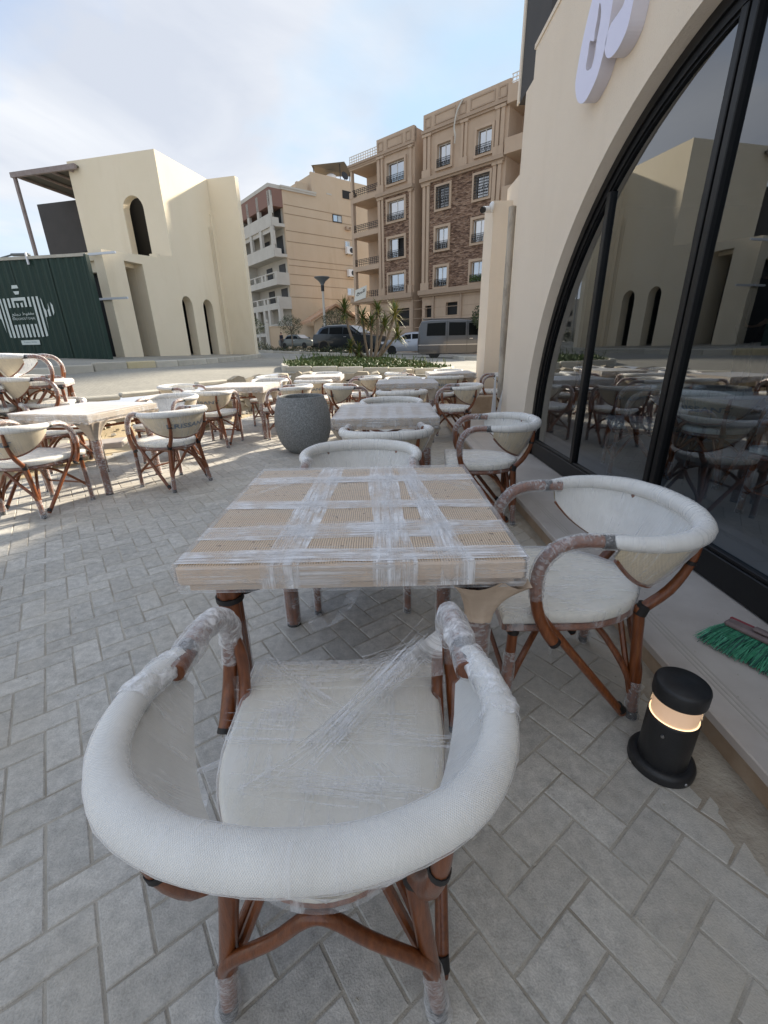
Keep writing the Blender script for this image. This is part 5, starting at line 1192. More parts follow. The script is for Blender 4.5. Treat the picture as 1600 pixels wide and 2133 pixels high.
loggia(-6.25,-3.78); 
mb=MB(); r=.02
for k in range(13):
    x=-6.25+2.45*k/12; bxk(mb,x-r,x+r,.0,.04,12.22,12.68)
for zz in (.18,.32,.46): bxk(mb,-6.25,-3.8,-.005,.045,12.22+zz-.015,12.22+zz+.015)
T(mb,rb,'roof_railing',M['winf'])
mb=MB()
for k in range(10):
    x=5.05+1.8*k/9; bxk(mb,x-r,x+r,.0,.04,12.8,13.3)
for zz in (.2,.35,.5): bxk(mb,5.0,6.9,-.005,.045,12.8+zz-.015,12.8+zz+.015)
T(mb,rb,'roof_railing',M['winf'])
for z in (4.4,6.4,8.4,10.4,12.4):
    mb=MB(); bxk(mb,5.0,9,-.3,1.4,z-.3,z+.35 if z<12 else z+.4); T(mb,rb,'balcony_slab',M['brown'])
mb=MB(); mb.tube([(2.35*K,-.14*K,z_(13.1)),(2.12*K,-.3*K,z_(12.6)),(1.98*K,-.3*K,z_(12.0)),(2.06*K,-.3*K,z_(11.6)),(2.0*K,-.25*K,z_(11.3))],.055,8,sub=5); T(mb,rb,'hanging_cable',M['creamw'])
# for sale banner
fs_=empty('sale_banner',Vector(rb.location)+Matrix.Rotation(R_(-41.8),3,'Z')@Vector((-5.95*K,-.36*K,z_(4.20))),R_(-41.8),'white for sale banner in Arabic hanging on the lowest balcony railing','banner')
M['ban']=mat('white_banner',(.66,.66,.60),.7)
mb=MB(); mb.plate([[(-.05,0),(1.55,.25),(1.75,1.32),(.2,1.02)]],.03,lambda u,v,w:(u,w,v)); mb.build('banner_cloth',M['ban'],fs_)
def ban(px,py,off=0): return (px*.001,-.012,py*.001)
def banner_text(txt,x0,z0,w,h,mt,bold=0.):
    vs,fs=text_mesh(txt,1.,bold); xs=[v[0] for v in vs]; ys=[v[1] for v in vs]; a,b=min(xs),max(xs); c,d=min(ys),max(ys)
    m=MB(); m.add([(x0+w*(x-a)/(b-a)+(y-c)/(d-c)*h*.25,-.014,z0+h*(y-c)/(d-c)+(x-a)/(b-a)*w*.17) for x,y,z in vs],fs); m.build('lettering',mt,fs_)
banner_text('\uFECA\uFEF4\uFE92\uFEE0\uFEDF',.30,.45,1.15,.42,M['iron'],.02)
banner_text('01001234567',.18,.14,1.2,.16,M['iron'],.01) if False else None
# ---------------------------------------------------------------- tan and white block
K2=1.5; zb2=.95
tb=empty('apartment_block',(-7.4516*K2,40*K2,zb2),R_(38.2),'tan apartment block with blank side wall and white balconies, behind the street lamp','building')
def Bk(mb,s0,s1,d0,d1,z0,z1,mi=0): mb.box(s0*K2,s1*K2,d0*K2,d1*K2,z_(z0,K2,zb2),z_(z1,K2,zb2),mi)
# local +x along blank side wall, +y away along the white front (to the left)
mb=MB(); Bk(mb,0,8.5,0,.2,.4,12.75); Bk(mb,2.72,8.5,.001,.2,12.75,14.35); Bk(mb,2.72,2.9,.2,5,12.7,14.2); Bk(mb,1.56,2.5,.3,.6,12.75,13.6); T(mb,tb,'party_wall',M['tanw'])
mb=MB(); Bk(mb,.05,8.5,.2,9,12.4,12.6); Bk(mb,8.3,8.5,0,9,.4,13.5); T(mb,tb,'roof',M['tanw'])
for z in (11.75,11.15,10.0,9.25,8.0,7.55,6.9,6.15,5.2):
    mb=MB(); Bk(mb,.05,6.9,-.012,-.001,z,z+.05); T(mb,tb,'wall_groove',M['groovec'])
for a,b,c in ((1.3,13.05,.5),(2.9,13.3,.25)):
    mb=MB(); Bk(mb,2.8+a,2.8+a+c,-.02,-.001,b,b+.1); T(mb,tb,'peeled_patch',M['creamw'])
mb=MB(); Bk(mb,-.1,3.0,-.12,0,12.72,12.86); Bk(mb,-.14,3.04,-.17,0.001,12.86,12.98); Bk(mb,-1.15,0,.0,8.6,12.72,12.97); T(mb,tb,'cornice',M['creamw'])
for a,b,c,d,dk in ((4.57,5.5,11.17,11.72,0),(5.70,6.6,13.03,13.6,1),(5.72,6.2,9.34,9.88,0),(5.74,6.52,5.6,6.2,0)):
    mb=MB(); 
    if not dk: Bk(mb,a,b,-.05,-.001,c,d); w=T(mb,tb,'window',M['winf'] if a>5 else M['iron']); m=(a+b)/2; mb=MB(); Bk(mb,a+.06,m-.03,-.06,-.051,c+.06,d-.06); mb.build('pane',M['wing'],w); mb=MB(); Bk(mb,m+.03,b-.06,-.06,-.051,c+.06,d-.06); mb.build('pane',M['curtain'],w)
    else: Bk(mb,a,b,-.04,-.001,c,d); T(mb,tb,'opening_shade_plate',M['dark'])  # dark plate on the wall, the opening's shade put in as colour
acp=None
def ac(s,z,lab):
    a=empty('air_conditioner',Vector(tb.location)+Matrix.Rotation(R_(38.2),3,'Z')@Vector((s*K2,-.02*K2,z_(z,K2,zb2))),R_(38.2),lab,'air conditioner','air conditioner units on the tan wall')
    mb=MB(); mb.box(0,1.15,-.5,-.02,0,.85,b=.03); mb.build('casing',M['whitep'],a)
    mb=MB(); mb.lathe([(.30,0),(.30,.02),(.26,.025),(.05,.01),(0,.03)],20,M=Matrix.Translation((.72,-.5,.42))@Matrix.Rotation(R_(90),4,'X')); mb.build('fan_grille',M['iron'],a)
    mb=MB(); mb.box(.1,.16,-.5,-.0,-.06,-.001); mb.box(.95,1.01,-.5,0,-.06,-.001); mb.build('bracket',M['iron'],a)
ac(5.70,8.88,'upper of the two air conditioners at the right of the tan wall'); ac(5.78,7.12,'lower of the two air conditioners at the right of the tan wall')
for z in (10.72,5.25):
    mb=MB(); Bk(mb,5.8,6.3,-.25,-.001,z,z+.06); Bk(mb,5.8,5.84,-.25,-.001,z+.06,z+.25); Bk(mb,6.26,6.3,-.25,-.001,z+.06,z+.25); T(mb,tb,'empty_bracket',M['brownt'])
# roof shelter, tank and dish
mb=MB(); 
mb.add([(3.0*K2,.3*K2,z_(14.9,K2,zb2)),(5.9*K2,-.2*K2,z_(15.55,K2,zb2)),(7.8*K2,1.2*K2,z_(15.2,K2,zb2)),(4.6*K2,2.2*K2,z_(14.9,K2,zb2))],[(0,1,2,3)]); 
T(mb,tb,'shelter_roof',M['sheet'])
mb=MB()
for s,d,z in ((3.3,.5,14.95),(5.6,0.05,15.4),(7.2,1,15.2),(4.8,1.9,14.95)): mb.tube([(s*K2,d*K2,z_(13,K2,zb2)),(s*K2,d*K2,z_(z,K2,zb2))],.05,6)
T(mb,tb,'shelter_post',M['iron'])
mb=MB(); mb.lathe([(.6,0),(.65,.1),(.65,.8),(.45,.95),(.15,1.0),(0,1.05)],20,c=(5.1*K2,.7*K2,z_(14.1,K2,zb2))); T(mb,tb,'water_tank',M['whitep'])
mb=MB(); mb.lathe([(0,0),(.25,.03),(.45,.12),(.5,.18)],20,M=Matrix.Translation((6.1*K2,.2*K2,z_(14.65,K2,zb2)))@Matrix.Rotation(R_(70),4,'X')); mb.tube([(6.1*K2,.2*K2,z_(14.0,K2,zb2)),(6.1*K2,.2*K2,z_(14.6,K2,zb2))],.04,6); T(mb,tb,'satellite_dish',M['iron'])
# white front : stacked balconies.  d = distance along the front (to the left)
def Fk(mb,a,b,*r): Bk(mb,a-1.0,b-1.0,*r)
mb=MB(); Bk(mb,.001,.2,0.201,9,.4,12.6); T(mb,tb,'front_wall',M['creamw'])
Zs=[2.2,4.55,6.35,8.35,10.45,12.75]
for i in range(1,5):
    mb=MB(); Fk(mb,-.02,1.0,.0,6.2,Zs[i]-.22,Zs[i]); w=T(mb,tb,'balcony_slab',M['creamw'])
    mb=MB(); h=.55
    if i<=2:
        Fk(mb,-.12,.0,.0,6.2,Zs[i]-.25,Zs[i]+.22); 
        for d in (.0,2.0,2.7,4.2,5.9): Fk(mb,-.13,.01,d,d+.35,Zs[i]+.22,Zs[i]+.62)
        Fk(mb,-.14,.02,.0,6.2,Zs[i]+.62,Zs[i]+.70)
        Fk(mb,-.12,1.0,-.02,.05,Zs[i]-.25,Zs[i]+.66)
    else:
        Fk(mb,-.12,.0,.0,6.2,Zs[i]-.25,Zs[i]+.62)
        for d in (-.02,2.1,4.1,6.0): Fk(mb,-.12,.1,d,d+.42,Zs[i]+.62,Zs[i+1]-.22)
        Fk(mb,-.12,.5,-.02,.06,Zs[i]-.25,Zs[i]+.35)
        Fk(mb,.0,.1,-.02,6.2,Zs[i+1]-.55,Zs[i+1]-.22)
    T(mb,tb,'balcony_front',M['creamw'])
    for da in (.5,3.0):
        mb=MB(); Fk(mb,.95,.99,da,da+1.1,Zs[i],Zs[i]+1.4); T(mb,tb,'balcony_door',M['iron'])
mb=MB(); Fk(mb,-.12,1.0,.0,6.2,11.55,12.72); T(mb,tb,'eaves_band',M['terra'])
for d in (.0,2.0,3.0,4.6,6.0):
    mb=MB(); Fk(mb,-.12,.15,d,d+.4,.4,4.3); T(mb,tb,'porch_pillar',M['creamw'])
mb=MB(); Fk(mb,-.1,.02,.4,6,2.2,2.5); Fk(mb,-.1,.02,.4,6,3.05,3.15); T(mb,tb,'porch_railing',M['creamw'])
mb=MB(); Bk(mb,-1.2,.0,6.201,9.2,.4,12.7); T(mb,tb,'stair_bay',M['creamw'])
for z,zt in ((9.2,11.6),(7.2,8.2),(4.6,5.9),(2.6,3.7)):
    mb=MB(); P=archhole(7.7*K2,.9*K2,z_(z,K2,zb2),z_(zt,K2,zb2)); mb.plate([P],.06,lambda u,v,w:(-1.21*K2-w,u,v)); T(mb,tb,'arched_window',M['iron'])
mb=MB(); Bk(mb,-1.26,-1.2,6.2,9.2,12.0,12.3); T(mb,tb,'cornice',M['creamw'])
mb=MB(); mb.add([(-.4*K2,6.2*K2,z_(12.7,K2,zb2)),(-.4*K2,9.4*K2,z_(12.7,K2,zb2)),(1.6*K2,8.6*K2,z_(13.9,K2,zb2)),(1.6*K2,6.6*K2,z_(13.9,K2,zb2))],[(0,1,2,3)]); T(mb,tb,'tiled_roof',M['tile'])
# low boundary wall + gate hut
gh=empty('gate_hut',(-5.0,54,1.0),R_(20),'small gate hut with pitched tile roof and grey double doors, behind the dark car','hut')
mb=MB(); mb.plate([[(-2.2,0),(2.0,0),(2.0,2.5),(-.1,3.7),(-2.2,2.5)]],.3,AX); mb.box(1.7,2.0,.3,5,0,2.5); mb.build('hut_wall',M['tanw'],gh)
mb=MB(); mb.box(2.0,9,.3,.5,2.0,2.55); mb.box(2.0,9,.3,.6,0,1.0); mb.build('hut_wall',M['tanw'],gh)
for a,b in (((-2.6,2.35),(-.1,3.75)),((-.1,3.75),(2.4,2.4))):
    mb=MB(); dx=(b[0]-a[0])/6; dz=(b[1]-a[1])/6
    mb.add([(a[0],-.4,a[1]+.05),(b[0],-.4,b[1]+.05),(b[0],-.4,b[1]+.25),(a[0],-.4,a[1]+.25),(a[0],6,a[1]+.05),(b[0],6,b[1]+.05),(b[0],6,b[1]+.25),(a[0],6,a[1]+.25)],[(0,1,2,3),(7,6,5,4),(2,6,7,3),(0,4,5,1),(0,3,7,4),(1,5,6,2)]); mb.build('tiled_roof',M['tile'],gh)
mb=MB(); 
for i in range(30): 
    x=.2+i*.3; mb.box(x,x+.24,-.35,.1,2.62,2.72) if x<9 else None
mb.add([(2.0,-.4,2.6),(9,-.4,2.6),(9,3,3.5),(2.0,3,3.5)],[(0,1,2,3)]); mb.build('tiled_roof',M['tile'],gh)
M['gdoor']=mat('grey_blue_steel_door',(.13,.145,.155),.55)
for x in (-1.5,-.05,.3):
    mb=MB(); mb.box(x,x+.68 if x>-1 else x+1.1,-.05,-.001,0,2.1,b=.01); mb.build('door',M['gdoor'],gh)
bw=empty('boundary_wall',(-10.8,55.2,1.0),R_(6),'low tan boundary wall between the white balconies and the gate hut','wall')
mb=MB(); mb.box(-2.0,4.6,0,.3,-.2,2.1); mb.box(-2.0,4.6,-.05,.35,2.1,2.2); mb.build('wall_panel',M['tanw'],bw); mb=MB(); mb.box(-2.3,-2.0,-.1,.4,-.2,2.5,b=.02); mb.build('gate_post',M['creamw'],bw)
mb=MB(); mb.lathe([(0,.0),(.12,.05),(.16,.16),(.12,.27),(0,.32)],12,c=(-2.15,.15,2.5)); mb.build('ball_finial',M['creamw'],bw)
gh.scale=(1.2,)*3; bw.scale=(1.2,)*3
# farther low blocks closing the horizon
M['farb']=mat('hazy_beige_facade',(.42,.37,.30),.9)
for x,y,w,d,h,l in ((-60,150,40,20,12,'hazy beige block far behind the sand coloured building'),(-150,60,20,40,14,'far beige block beyond the left edge'),(40,110,60,20,14,'far beige block behind the brown apartments'),(-95,-30,20,40,12,'distant pale block left of the road')):
    e=empty('distant_block',(x,y,1),0,l,'building'); mb=MB(); mb.box(-w/2,w/2,-d/2,d/2,0,h); mb.build('wall',M['farb'],e)
    mb=MB()
    for i in range(int(w/4)):
        for j in range(4): mb.box(-w/2+1.5+i*4,-w/2+3+i*4,-d/2-.1,-d/2+.1,1.5+j*3,3+j*3)
    o=mb.build('window_row',M['dark'],e); o['kind']='stuff'
# ================================================================ vehicles
M['tyre']=mat('tyre',(.012,.012,.012),.8); M['rim']=mat('alloy_rim',(.45,.45,.46),.3,metal=.8); M['cglass']=mat('dark_car_glass',(.004,.005,.005),.25,spec=.12); M['lampg']=mat('headlight_glass',(.65,.66,.66),.12,spec=.8)
M['plate_w']=mat('number_plate',(.6,.62,.65),.5)
def carpaint(n,c,mt=.4,r=.28): return mat(n,c,r,metal=mt,coat=.5)
def vehicle(name,loc,rz,label,cat,pr,W,col,wheels,rw,belt,win,tumble=.80,lower=None,sc=1.):
    """pr: list of (x, zbottom, zbelt, zroof) stations front(+x) to rear; roofless stations repeat belt"""
    v=empty(name,loc,rz,label,cat); v.scale=(sc,)*3
    mb=MB(); rows=[]
    for x,zb_,zbl,zr,w in pr:
        h=W/2*w; roof=zr>zbl+.02; t=tumble if roof else .93
        rows.append([(x,-h*.94,zb_),(x,-h,zb_+.12),(x,-h,(zb_+zbl)/2),(x,-h*.965,zbl),(x,-h*t,zr-(.06 if roof else -.01)),(x,-h*t*.86,zr),(x,0,zr+.03),(x,h*t*.86,zr),(x,h*t,zr-(.06 if roof else -.01)),(x,h*.965,zbl),(x,h,(zb_+zbl)/2),(x,h,zb_+.12),(x,h*.94,zb_)])
    n=len(rows[0]); vs=[p for r in rows for p in r]; fs=[]
    for i in range(len(rows)-1):
        for k in range(n-1): fs.append((i*n+k,i*n+k+1,(i+1)*n+k+1,(i+1)*n+k))
        fs.append((i*n+n-1,i*n,(i+1)*n,(i+1)*n+n-1))
    fs.append(tuple(range(n))); fs.append(tuple(reversed(range((len(rows)-1)*n,len(rows)*n))))
    mb.add(vs,fs,0,True); mb.build('body',col,v,sharp=32)
    def sec(x,s,k):  # interpolated side point, k 0 at belt, 1 at roof edge
        for i in range(len(pr)-1):
            if pr[i][0]>=x>=pr[i+1][0]:
                f=(pr[i][0]-x)/(pr[i][0]-pr[i+1][0]); a=rows[i];b=rows[i+1]; L1=[a[3][j]+(b[3][j]-a[3][j])*f for j in range(3)]; L2=[a[4][j]+(b[4][j]-a[4][j])*f for j in range(3)]
                p=[L1[j]+(L2[j]-L1[j])*k for j in range(3)]; return (x,s*(-p[1])+ (0.012*s),p[2])
    for s in(-1,1):
        for P in win:
            mb=MB(); q=[sec(x,s,k) for x,k in P]; 
            if None in q: continue
            mb.add(q,[tuple(range(len(q)))]); mb.build('side_window',M['cglass'],v)
        mb=MB(); f=pr[0]; mb.box(pr[0][0]-.16,pr[0][0]+.01,s*W/2*f[4]*.62-.16,s*W/2*f[4]*.62+.16,f[2]-.22,f[2]-.06,b=.03); mb.build('headlight',M['lampg'],v)
        mb=MB(); b_=pr[-1]; mb.box(b_[0]-.012,b_[0]+.1,s*W/2*b_[4]*.8-.09,s*W/2*b_[4]*.8+.09,b_[2]-.25,b_[2]-.02,b=.02); mb.build('tail_light',M['red'],v)
        mb=MB(); mx_=win[0][0][0]-.02; mb.box(mx_-.12,mx_+.06,s*W/2*1.0-.02 if s>0 else s*W/2-.2,s*W/2+.2 if s>0 else s*W/2+.02,belt+.02,belt+.2,b=.04); mb.build('mirror',col,v)
        mb=MB(); xs=[x for x,_ in win[0]]; mb.box(min(xs)+.05,min(xs)+.23,s*W/2-.01 if s>0 else s*W/2-.03,s*W/2+.03 if s>0 else s*W/2+.01,belt-.14,belt-.10,b=.008); mb.build('door_handle',M['rim'],v)
        for wx in wheels:
            w=MB(); Mx=Matrix.Translation((wx,s*(W/2-.10),rw))@Matrix.Rotation(R_(90),4,'X')
            w.lathe([(rw*.62,-.11),(rw*.93,-.11),(rw,-.07),(rw,.07),(rw*.93,.11),(rw*.62,.11)],28,M=Mx); wo_=w.build('wheel',M['tyre'],v)
            r=MB(); r.lathe([(rw*.62,-.095),(rw*.55,-.06),(0,-.06)],24,M=Matrix.Translation((wx,s*(W/2-.10),rw))@Matrix.Rotation(R_(90*s),4,'X'),mi=1)
            for a in range(5):
                an=a*2*math.pi/5; r.box(-.035,.035,.03,rw*.6,.055,.085,0,M=Matrix.Translation((wx,s*(W/2-.10),rw))@Matrix.Rotation(R_(-90*s),4,'X')@Matrix.Rotation(an,4,'Z'))
            r.lathe([(rw*.60,.085),(rw*.66,.10),(rw*.62,.06)],24,0,M=Matrix.Translation((wx,s*(W/2-.10),rw))@Matrix.Rotation(R_(-90*s),4,'X')); r.build('rim',[M['rim'],M['tyre']],wo_)
            a=MB(); 
            P=[(wx+(rw*1.16)*math.cos(R_(t)),rw+(rw*1.16)*math.sin(R_(t))) for t in range(-10,191,10)]; P2=[(wx+(rw*1.01)*math.cos(R_(t)),rw+(rw*1.01)*math.sin(R_(t))) for t in range(190,-11,-10)]
            a.plate([P+P2],.03,lambda u,v_,w_:(u,s*(W/2+.004)+ (w_-.015),v_)); a.build('wheel_arch',lower or col,v)
            a=MB(); a.plate([[(wx+rw*1.06*math.cos(R_(t)),rw+rw*1.06*math.sin(R_(t))) for t in range(0,360,15)]],.012,lambda u,v_,w_:(u,s*(W/2+.001)+(w_-.006),v_)); a.build('wheel_well',M['tyre'],v)
    return v,rows
M['vang']=carpaint('grey_van_paint',(.080,.082,.088)); M['vang2']=carpaint('dark_grey_van_sill',(.055,.055,.06)); M['suvc']=carpaint('dark_blue_grey_paint',(.022,.030,.036)); M['sedc']=carpaint('dusty_green_grey_paint',(.105,.12,.115),.2,.5); M['silc']=carpaint('silver_blue_paint',(.36,.38,.42))
# minivan, facing right
vz=aty=None
van,rows=vehicle('minivan',(4.35,25.2,.56),R_(-6),'dusty grey minivan parked facing right in front of the brown apartments','van',
 [(2.25,.30,.78,.79,.80),(2.18,.22,.95,.96,.92),(1.95,.20,1.08,1.10,.98),(1.62,.20,1.12,1.16,1.0),(1.12,.20,1.10,1.74,1.0),(.85,.20,1.08,1.86,1.0),(0,.20,1.08,1.93,1.0),(-1.5,.20,1.08,1.93,1.0),(-2.08,.22,1.08,1.86,.98),(-2.22,.26,1.05,1.60,.95),(-2.27,.35,.9,.91,.93)],
 1.68,M['vang'],(1.42,-1.38),.31,1.08,
 [[(1.20,.06),(.42,.06),(.42,.86),(.88,.86),(1.10,.6)],[(.26,.06),(-.62,.06),(-.62,.88),(.26,.88)],[(-.80,.06),(-1.80,.06),(-1.76,.88),(-.80,.88)]],.84,M['vang2'])
mb=MB(); mb.box(-2.24,2.1,-.86,-.848,.66,.69); mb.build('side_moulding',M['rim'],van)
mb=MB(); mb.box(-2.22,2.05,-.857,-.842,.24,.655); mb.build('lower_panel',M['vang2'],van)
for x in (-.71,.34): 
    mb=MB(); mb.box(x-.008,x+.008,-.862,-.84,.32,1.85); mb.build('door_gap',M['iron'],van)
mb=MB(); mb.add([(1.64,-.70,1.18),(1.64,.70,1.18),(1.13,.64,1.78),(1.13,-.64,1.78)],[(0,1,2,3)]); o=mb.build('windscreen',M['lampg'],van); o.location=(.03,0,.03)
mb=MB(); mb.box(-2.0,.9,-.5,.5,1.95,1.99,b=.01); mb.build('roof_strip',M['vang'],van)
mb=MB(); mb.box(2.1,2.3,-.78,.78,.28,.52,b=.05); mb.build('bumper',M['vang2'],van)
suv,_=vehicle('dark_car',(-2.0,29.8,.84),R_(-24),'dark blue grey sport utility car parked behind the street lamp','car',
 [(2.3,.40,.78,.79,.78),(2.22,.26,.95,.96,.92),(1.7,.24,1.06,1.08,.99),(1.15,.24,1.10,1.16,1.0),(.45,.24,1.10,1.60,1.0),(-.1,.24,1.10,1.70,1.0),(-1.2,.24,1.12,1.70,1.0),(-1.75,.26,1.16,1.56,.98),(-2.15,.30,1.18,1.22,.94),(-2.28,.40,.95,.96,.90)],
 1.86,M['suvc'],(1.42,-1.38),.37,1.1,
 [[(1.02,.08),(.02,.08),(.02,.84),(.40,.84)],[(-.05,.08),(-.98,.08),(-.98,.84),(-.05,.84)],[(-1.08,.10),(-1.72,.16),(-1.5,.76),(-1.08,.82)]],.80)
mb=MB(); mb.add([(1.14,-.80,1.17),(1.14,.80,1.17),(.47,.68,1.60),(.47,-.68,1.60)],[(0,1,2,3)]); o=mb.build('windscreen',M['lampg'],suv); o.location=(.02,0,.035)
mb=MB(); mb.box(2.2,2.34,-.55,.55,.45,.85,b=.03); mb.build('grille',M['iron'],suv); mb=MB(); mb.box(2.34,2.36,-.26,.26,.50,.64); mb.build('number_plate',M['plate_w'],suv)
hatch=[(2.0,.36,.70,.71,.78),(1.92,.24,.86,.87,.92),(1.5,.22,.96,.98,.99),(.95,.22,1.0,1.04,1.0),(.3,.22,1.0,1.42,1.0),(-.3,.22,1.0,1.50,1.0),(-1.2,.22,1.02,1.46,1.0),(-1.7,.24,1.02,1.14,.95),(-1.95,.36,.9,.91,.9)]
hw=[[(.82,.08),(-.10,.08),(-.10,.86),(.30,.86)],[(-.18,.08),(-1.05,.08),(-1.05,.84),(-.18,.86)]]
vehicle('silver_car',(2.1,33.0,.62),R_(176),'silver blue hatchback parked behind the grey minivan','car',hatch,1.72,M['silc'],(1.25,-1.25),.31,1.0,hw)
sed=[(2.25,.36,.68,.69,.78),(2.15,.24,.80,.81,.92),(1.5,.22,.90,.92,.99),(.9,.22,.94,.98,1.0),(.25,.22,.95,1.36,1.0),(-.3,.22,.95,1.42,1.0),(-1.0,.22,.95,1.36,1.0),(-1.5,.22,.95,1.0,.99),(-2.1,.26,.92,.93,.93),(-2.2,.38,.8,.81,.9)]
sdn,_=vehicle('old_sedan',(-8.9,50,1.14),R_(-28),'old dusty green grey sedan parked at the left of the dark car','car',sed,1.70,M['sedc'],(1.35,-1.3),.30,.95,[[(.78,.08),(-.12,.08),(-.12,.84),(.25,.84)],[(-.2,.08),(-1.2,.08),(-.98,.82),(-.2,.84)]])
mb=MB(); mb.add([(.9,-.70,.99),(.9,.70,.99),(.27,.62,1.36),(.27,-.62,1.36)],[(0,1,2,3)]); o=mb.build('windscreen',M['lampg'],sdn); o.location=(.02,0,.03)
# ================================================================ far planted strip, lamp, trees, palm
FS=[(-12.5,33.5),(-8.6,31.5),(-5.0,28.4),(-1.0,24.6),(-.3,25.6),(-3.2,29.8),(-8.0,34.5),(-12.5,37),(-12.5,33.5)]
kerb_run(FS,.9,.16,.16,G,'kerb of the planted strip beyond the junction')
def strip_s(u,v):
    p=pl_at(FS,u); c=(-5.6,30.2); k=1-v*.98; x=c[0]+(p[0]-c[0])*k; y=c[1]+(p[1]-c[1])*k; return (x,y,G(x,y)+.12)
mb=MB(); mb.grid(strip_s,50,6); tag(mb.build('strip_soil',M['soil']),kind='structure')
FR=[(3.9,24.1),(4.0,22.2),(5.2,20.8),(7.5,20.0),(9.5,19.5),(9.5,22.8),(3.9,24.1)]
kerb_run(FR,.7,.16,.16,G,'kerb of the small planted corner in front of the minivan')
mb=MB(); rg=random.Random(21)
def bushes(mb,cx,cy,rx,ry,h,n,ls=.09):
    for k in range(n):
        a=rg.uniform(0,6.283); r=math.sqrt(rg.random()); x=cx+rx*r*math.cos(a); y=cy+ry*r*math.sin(a); hh=h*(1-r*r)**.5*(.7+.5*fbm(x*2,y*2,1))
        p=Vector((x,y,G(x,y)+.1+rg.random()**.6*hh)); leaf(mb,p,Vector((rg.gauss(0,1),rg.gauss(0,1),rg.gauss(.4,1))),ls*rg.uniform(.6,1.4),ls*.5,0 if rg.random()<.8 else 1)
for cx,cy,rx,ry,h,n in ((-10,34,2.2,1.2,.9,900),(-7.4,31.8,1.4,.8,.35,500),(-5.6,30.4,1.5,.8,.5,800),(-3.4,28.2,1.3,.7,.5,700),(-2.0,26.5,.9,.6,.5,500),(-12,38,3,2,1.2,700)): bushes(mb,cx,cy,rx,ry,h,n)
tag(mb.build('low_shrubs',[M['leafd'],M['gc2']]),'scrubby low shrubs on the planted strip in front of the parked cars','shrubs',kind='stuff')
mb=MB(); bushes(mb,6.2,22.2,1.3,1.0,.75,1500,.08); tag(mb.build('dry_bush',[M['gc2'],M['leafd']]),'dry brownish bush in front of the minivan front wheel','bush')
mb=MB(); bushes(mb,-15,42,5,3,1.6,1500,.12); tag(mb.build('shrub_mass',[M['leafd'],M['gc2']]),'dark shrubs below the white balconies, right of the sand coloured building','shrubs',kind='stuff')
def tree(x,y,h,r,label,lean=0,sq=.78,n=2600,white=False):
    z=G(x,y)+.1; t=empty('topiary_tree',(x,y,z),0,label,'tree','small clipped street trees'); rg=random.Random(int(x*100))
    mb=MB(); mb.tube([(0,0,-.1),(lean*.3+.02,0,h*.35),(lean,.0,h-r*1.1)],[.07,.055,.045],8,sub=3)
    for k in range(7):
        a=k*.9+.3; mb.tube([(lean,0,h-r*1.3),(lean+math.cos(a)*r*.45,math.sin(a)*r*.45,h-r*.75),(lean+math.cos(a)*r*.8,math.sin(a)*r*.8,h-r*.4)],[.035,.022,.01],6)
    mb.build('trunk',M['creamw'] if white else M['bark'],t)
    mb=MB(); c=Vector((lean,0,h-r*sq))
    for k in range(n):
        d=Vector((rg.gauss(0,1),rg.gauss(0,1),rg.gauss(0,1))).normalized(); rr=r*(.35+.65*rg.random()**.45)*(1+.22*mnoise.noise(d*2.3+Vector((x,0,0))))
        if mnoise.noise(d*4.5+Vector((y,rr*2,0)))<-.22: continue
        p=c+Vector((d.x*rr,d.y*rr,d.z*rr*sq)); leaf(mb,p,d+Vector((rg.gauss(0,.7),rg.gauss(0,.7),rg.gauss(0,.7))),rg.uniform(.06,.13),.035,0 if rg.random()<.85 else 1)
    mb.build('crown',[M['leafd'],M['gc']],t)
tree(-10.9,40,2.5,.85,'leftmost clipped tree with a whitewashed trunk, at the corner of the sand coloured building',.05,white=True)
tree(-7.7,40,2.75,1.0,'round clipped tree directly left of the street lamp, above the old sedan',.0)
tree(-3.25,33,2.75,.85,'round clipped tree in front of the dark car, just right of the street lamp',.02)
tree(5.35,23.2,2.45,.72,'round clipped tree in front of the grey minivan',-.05,n=3600)
sl_=empty('street_lamp',(-4.75,40,.85),0,'pale street lamp post with an upturned bowl head','street lamp')
mb=MB(); mb.tube([(0,0,-.1),(0,0,4.8)],[.13,.09],14); mb.build('post',M['creamw'],sl_)
mb=MB(); mb.lathe([(.13,4.8),(.13,5.2),(.16,5.3),(.3,5.5),(.62,5.74),(.66,5.76),(.64,5.80),(.1,5.84),(0,5.84)],24); mb.build('lamp_head',M['gdoor'],sl_)
mb=MB(); mb.lathe([(.135,4.75),(.14,5.18),(.135,5.19)],16); mb.build('collar',M['iron'],sl_)
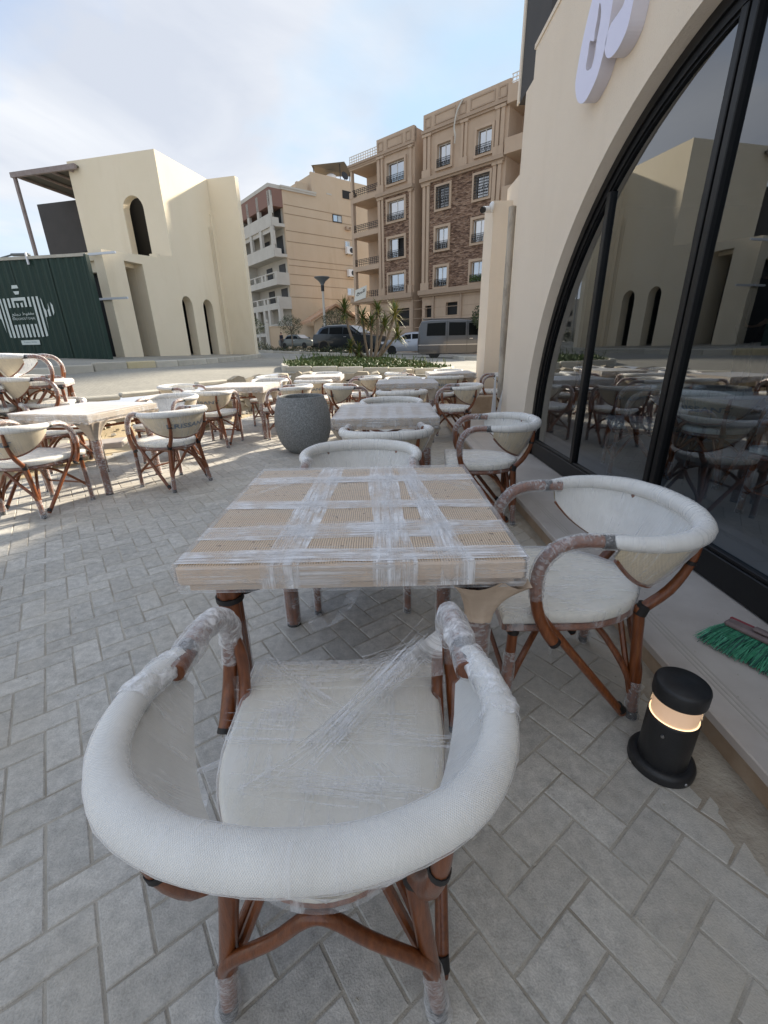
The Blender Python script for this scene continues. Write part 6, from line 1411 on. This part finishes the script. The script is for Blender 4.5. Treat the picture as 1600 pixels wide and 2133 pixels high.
for (x,y,z,h,s,lab) in ((-13.9,41,1.1,6.4,1,'tall curved arm street lamp in front of the white balconies'),(-17.5,22,1.2,3.9,-1,'curved arm street lamp beyond the green hoarding, at the left edge')):
    c=empty('arm_lamp',(x,y,z),0,lab,'street lamp'); mb=MB(); mb.tube([(0,0,0),(0,0,h*.9),(-.15*s,0,h),(-1.1*s,0,h+.25)],[.07,.05,.04,.035],8,sub=4); mb.build('post',M['gdoor'],c); mb=MB(); mb.box(min(-1.1*s,-1.9*s),max(-1.1*s,-1.9*s),-.1,.1,h+.2,h+.30,b=.03); mb.build('lamp_head',M['gdoor'],c)
# spiky yucca clump on the island
yc=empty('yucca_clump',(-.35,16.2,G(-.35,16.2)+.17),0,'clump of spiky yucca palms with several trunks on the traffic island','palm')
rg=random.Random(33)
ST=[(-.55,.0,-.95,2.05,.55),(-.15,.1,-.28,1.72,.55),(.0,0,.05,1.50,.5),(.25,-.1,.30,2.0,.45),(.35,0,.95,1.85,.62),(.15,.2,1.05,1.0,.5),(-.3,-.2,-.75,.55,.42),(.1,.1,.55,1.45,.5),(-.1,-.2,-.45,.35,.4)]
for bx,by,tx,tz,r in ST:
    tz*=.80; r*=.88; tx*=.92
    mb=MB(); p0=Vector((bx*.35,by*.4,-.2)); p2=Vector((tx,by,tz)); pm=p0.lerp(p2,.5)+Vector((bx*.25,0,0)); mb.tube([p0,pm,p2],[.055,.045,.035],8,sub=4); mb.build('trunk',M['bark'],yc)
    mb=MB()
    for k in range(105):
        th=rg.uniform(0,6.283); el=rg.uniform(-.75,1.35); d=Vector((math.cos(th)*math.cos(el),math.sin(th)*math.cos(el),math.sin(el))); ln=r*rg.uniform(.75,1.15); w=.035
        b0=p2+Vector((0,0,rg.uniform(-.22,.05))); m1=b0+d*ln*.55; e1=b0+d*ln+Vector((0,0,-.10*ln)); s=d.cross(Vector((0,0,1))); s=(s.normalized() if s.length>.01 else Vector((1,0,0)))*w/2; up_=s.cross(d).normalized()*.008
        mi=1 if rg.random()<(.22 if tx<.5 else .45) else 0
        mb.add([b0-s*.6,b0+s*.6,m1+s+up_,m1-s+up_,e1],[(0,1,2,3),(3,2,4)],mi)
        mb.add([b0,m1],[],mi)
    mb.build('leaf_rosette',[M['palm'],M['palmy']],yc)
person((-10.75,50,1.2),R_(160),M['cloth_n'],M['cloth_g'],'person in a dark navy hooded jacket walking away beside the old sedan',.92,.14)
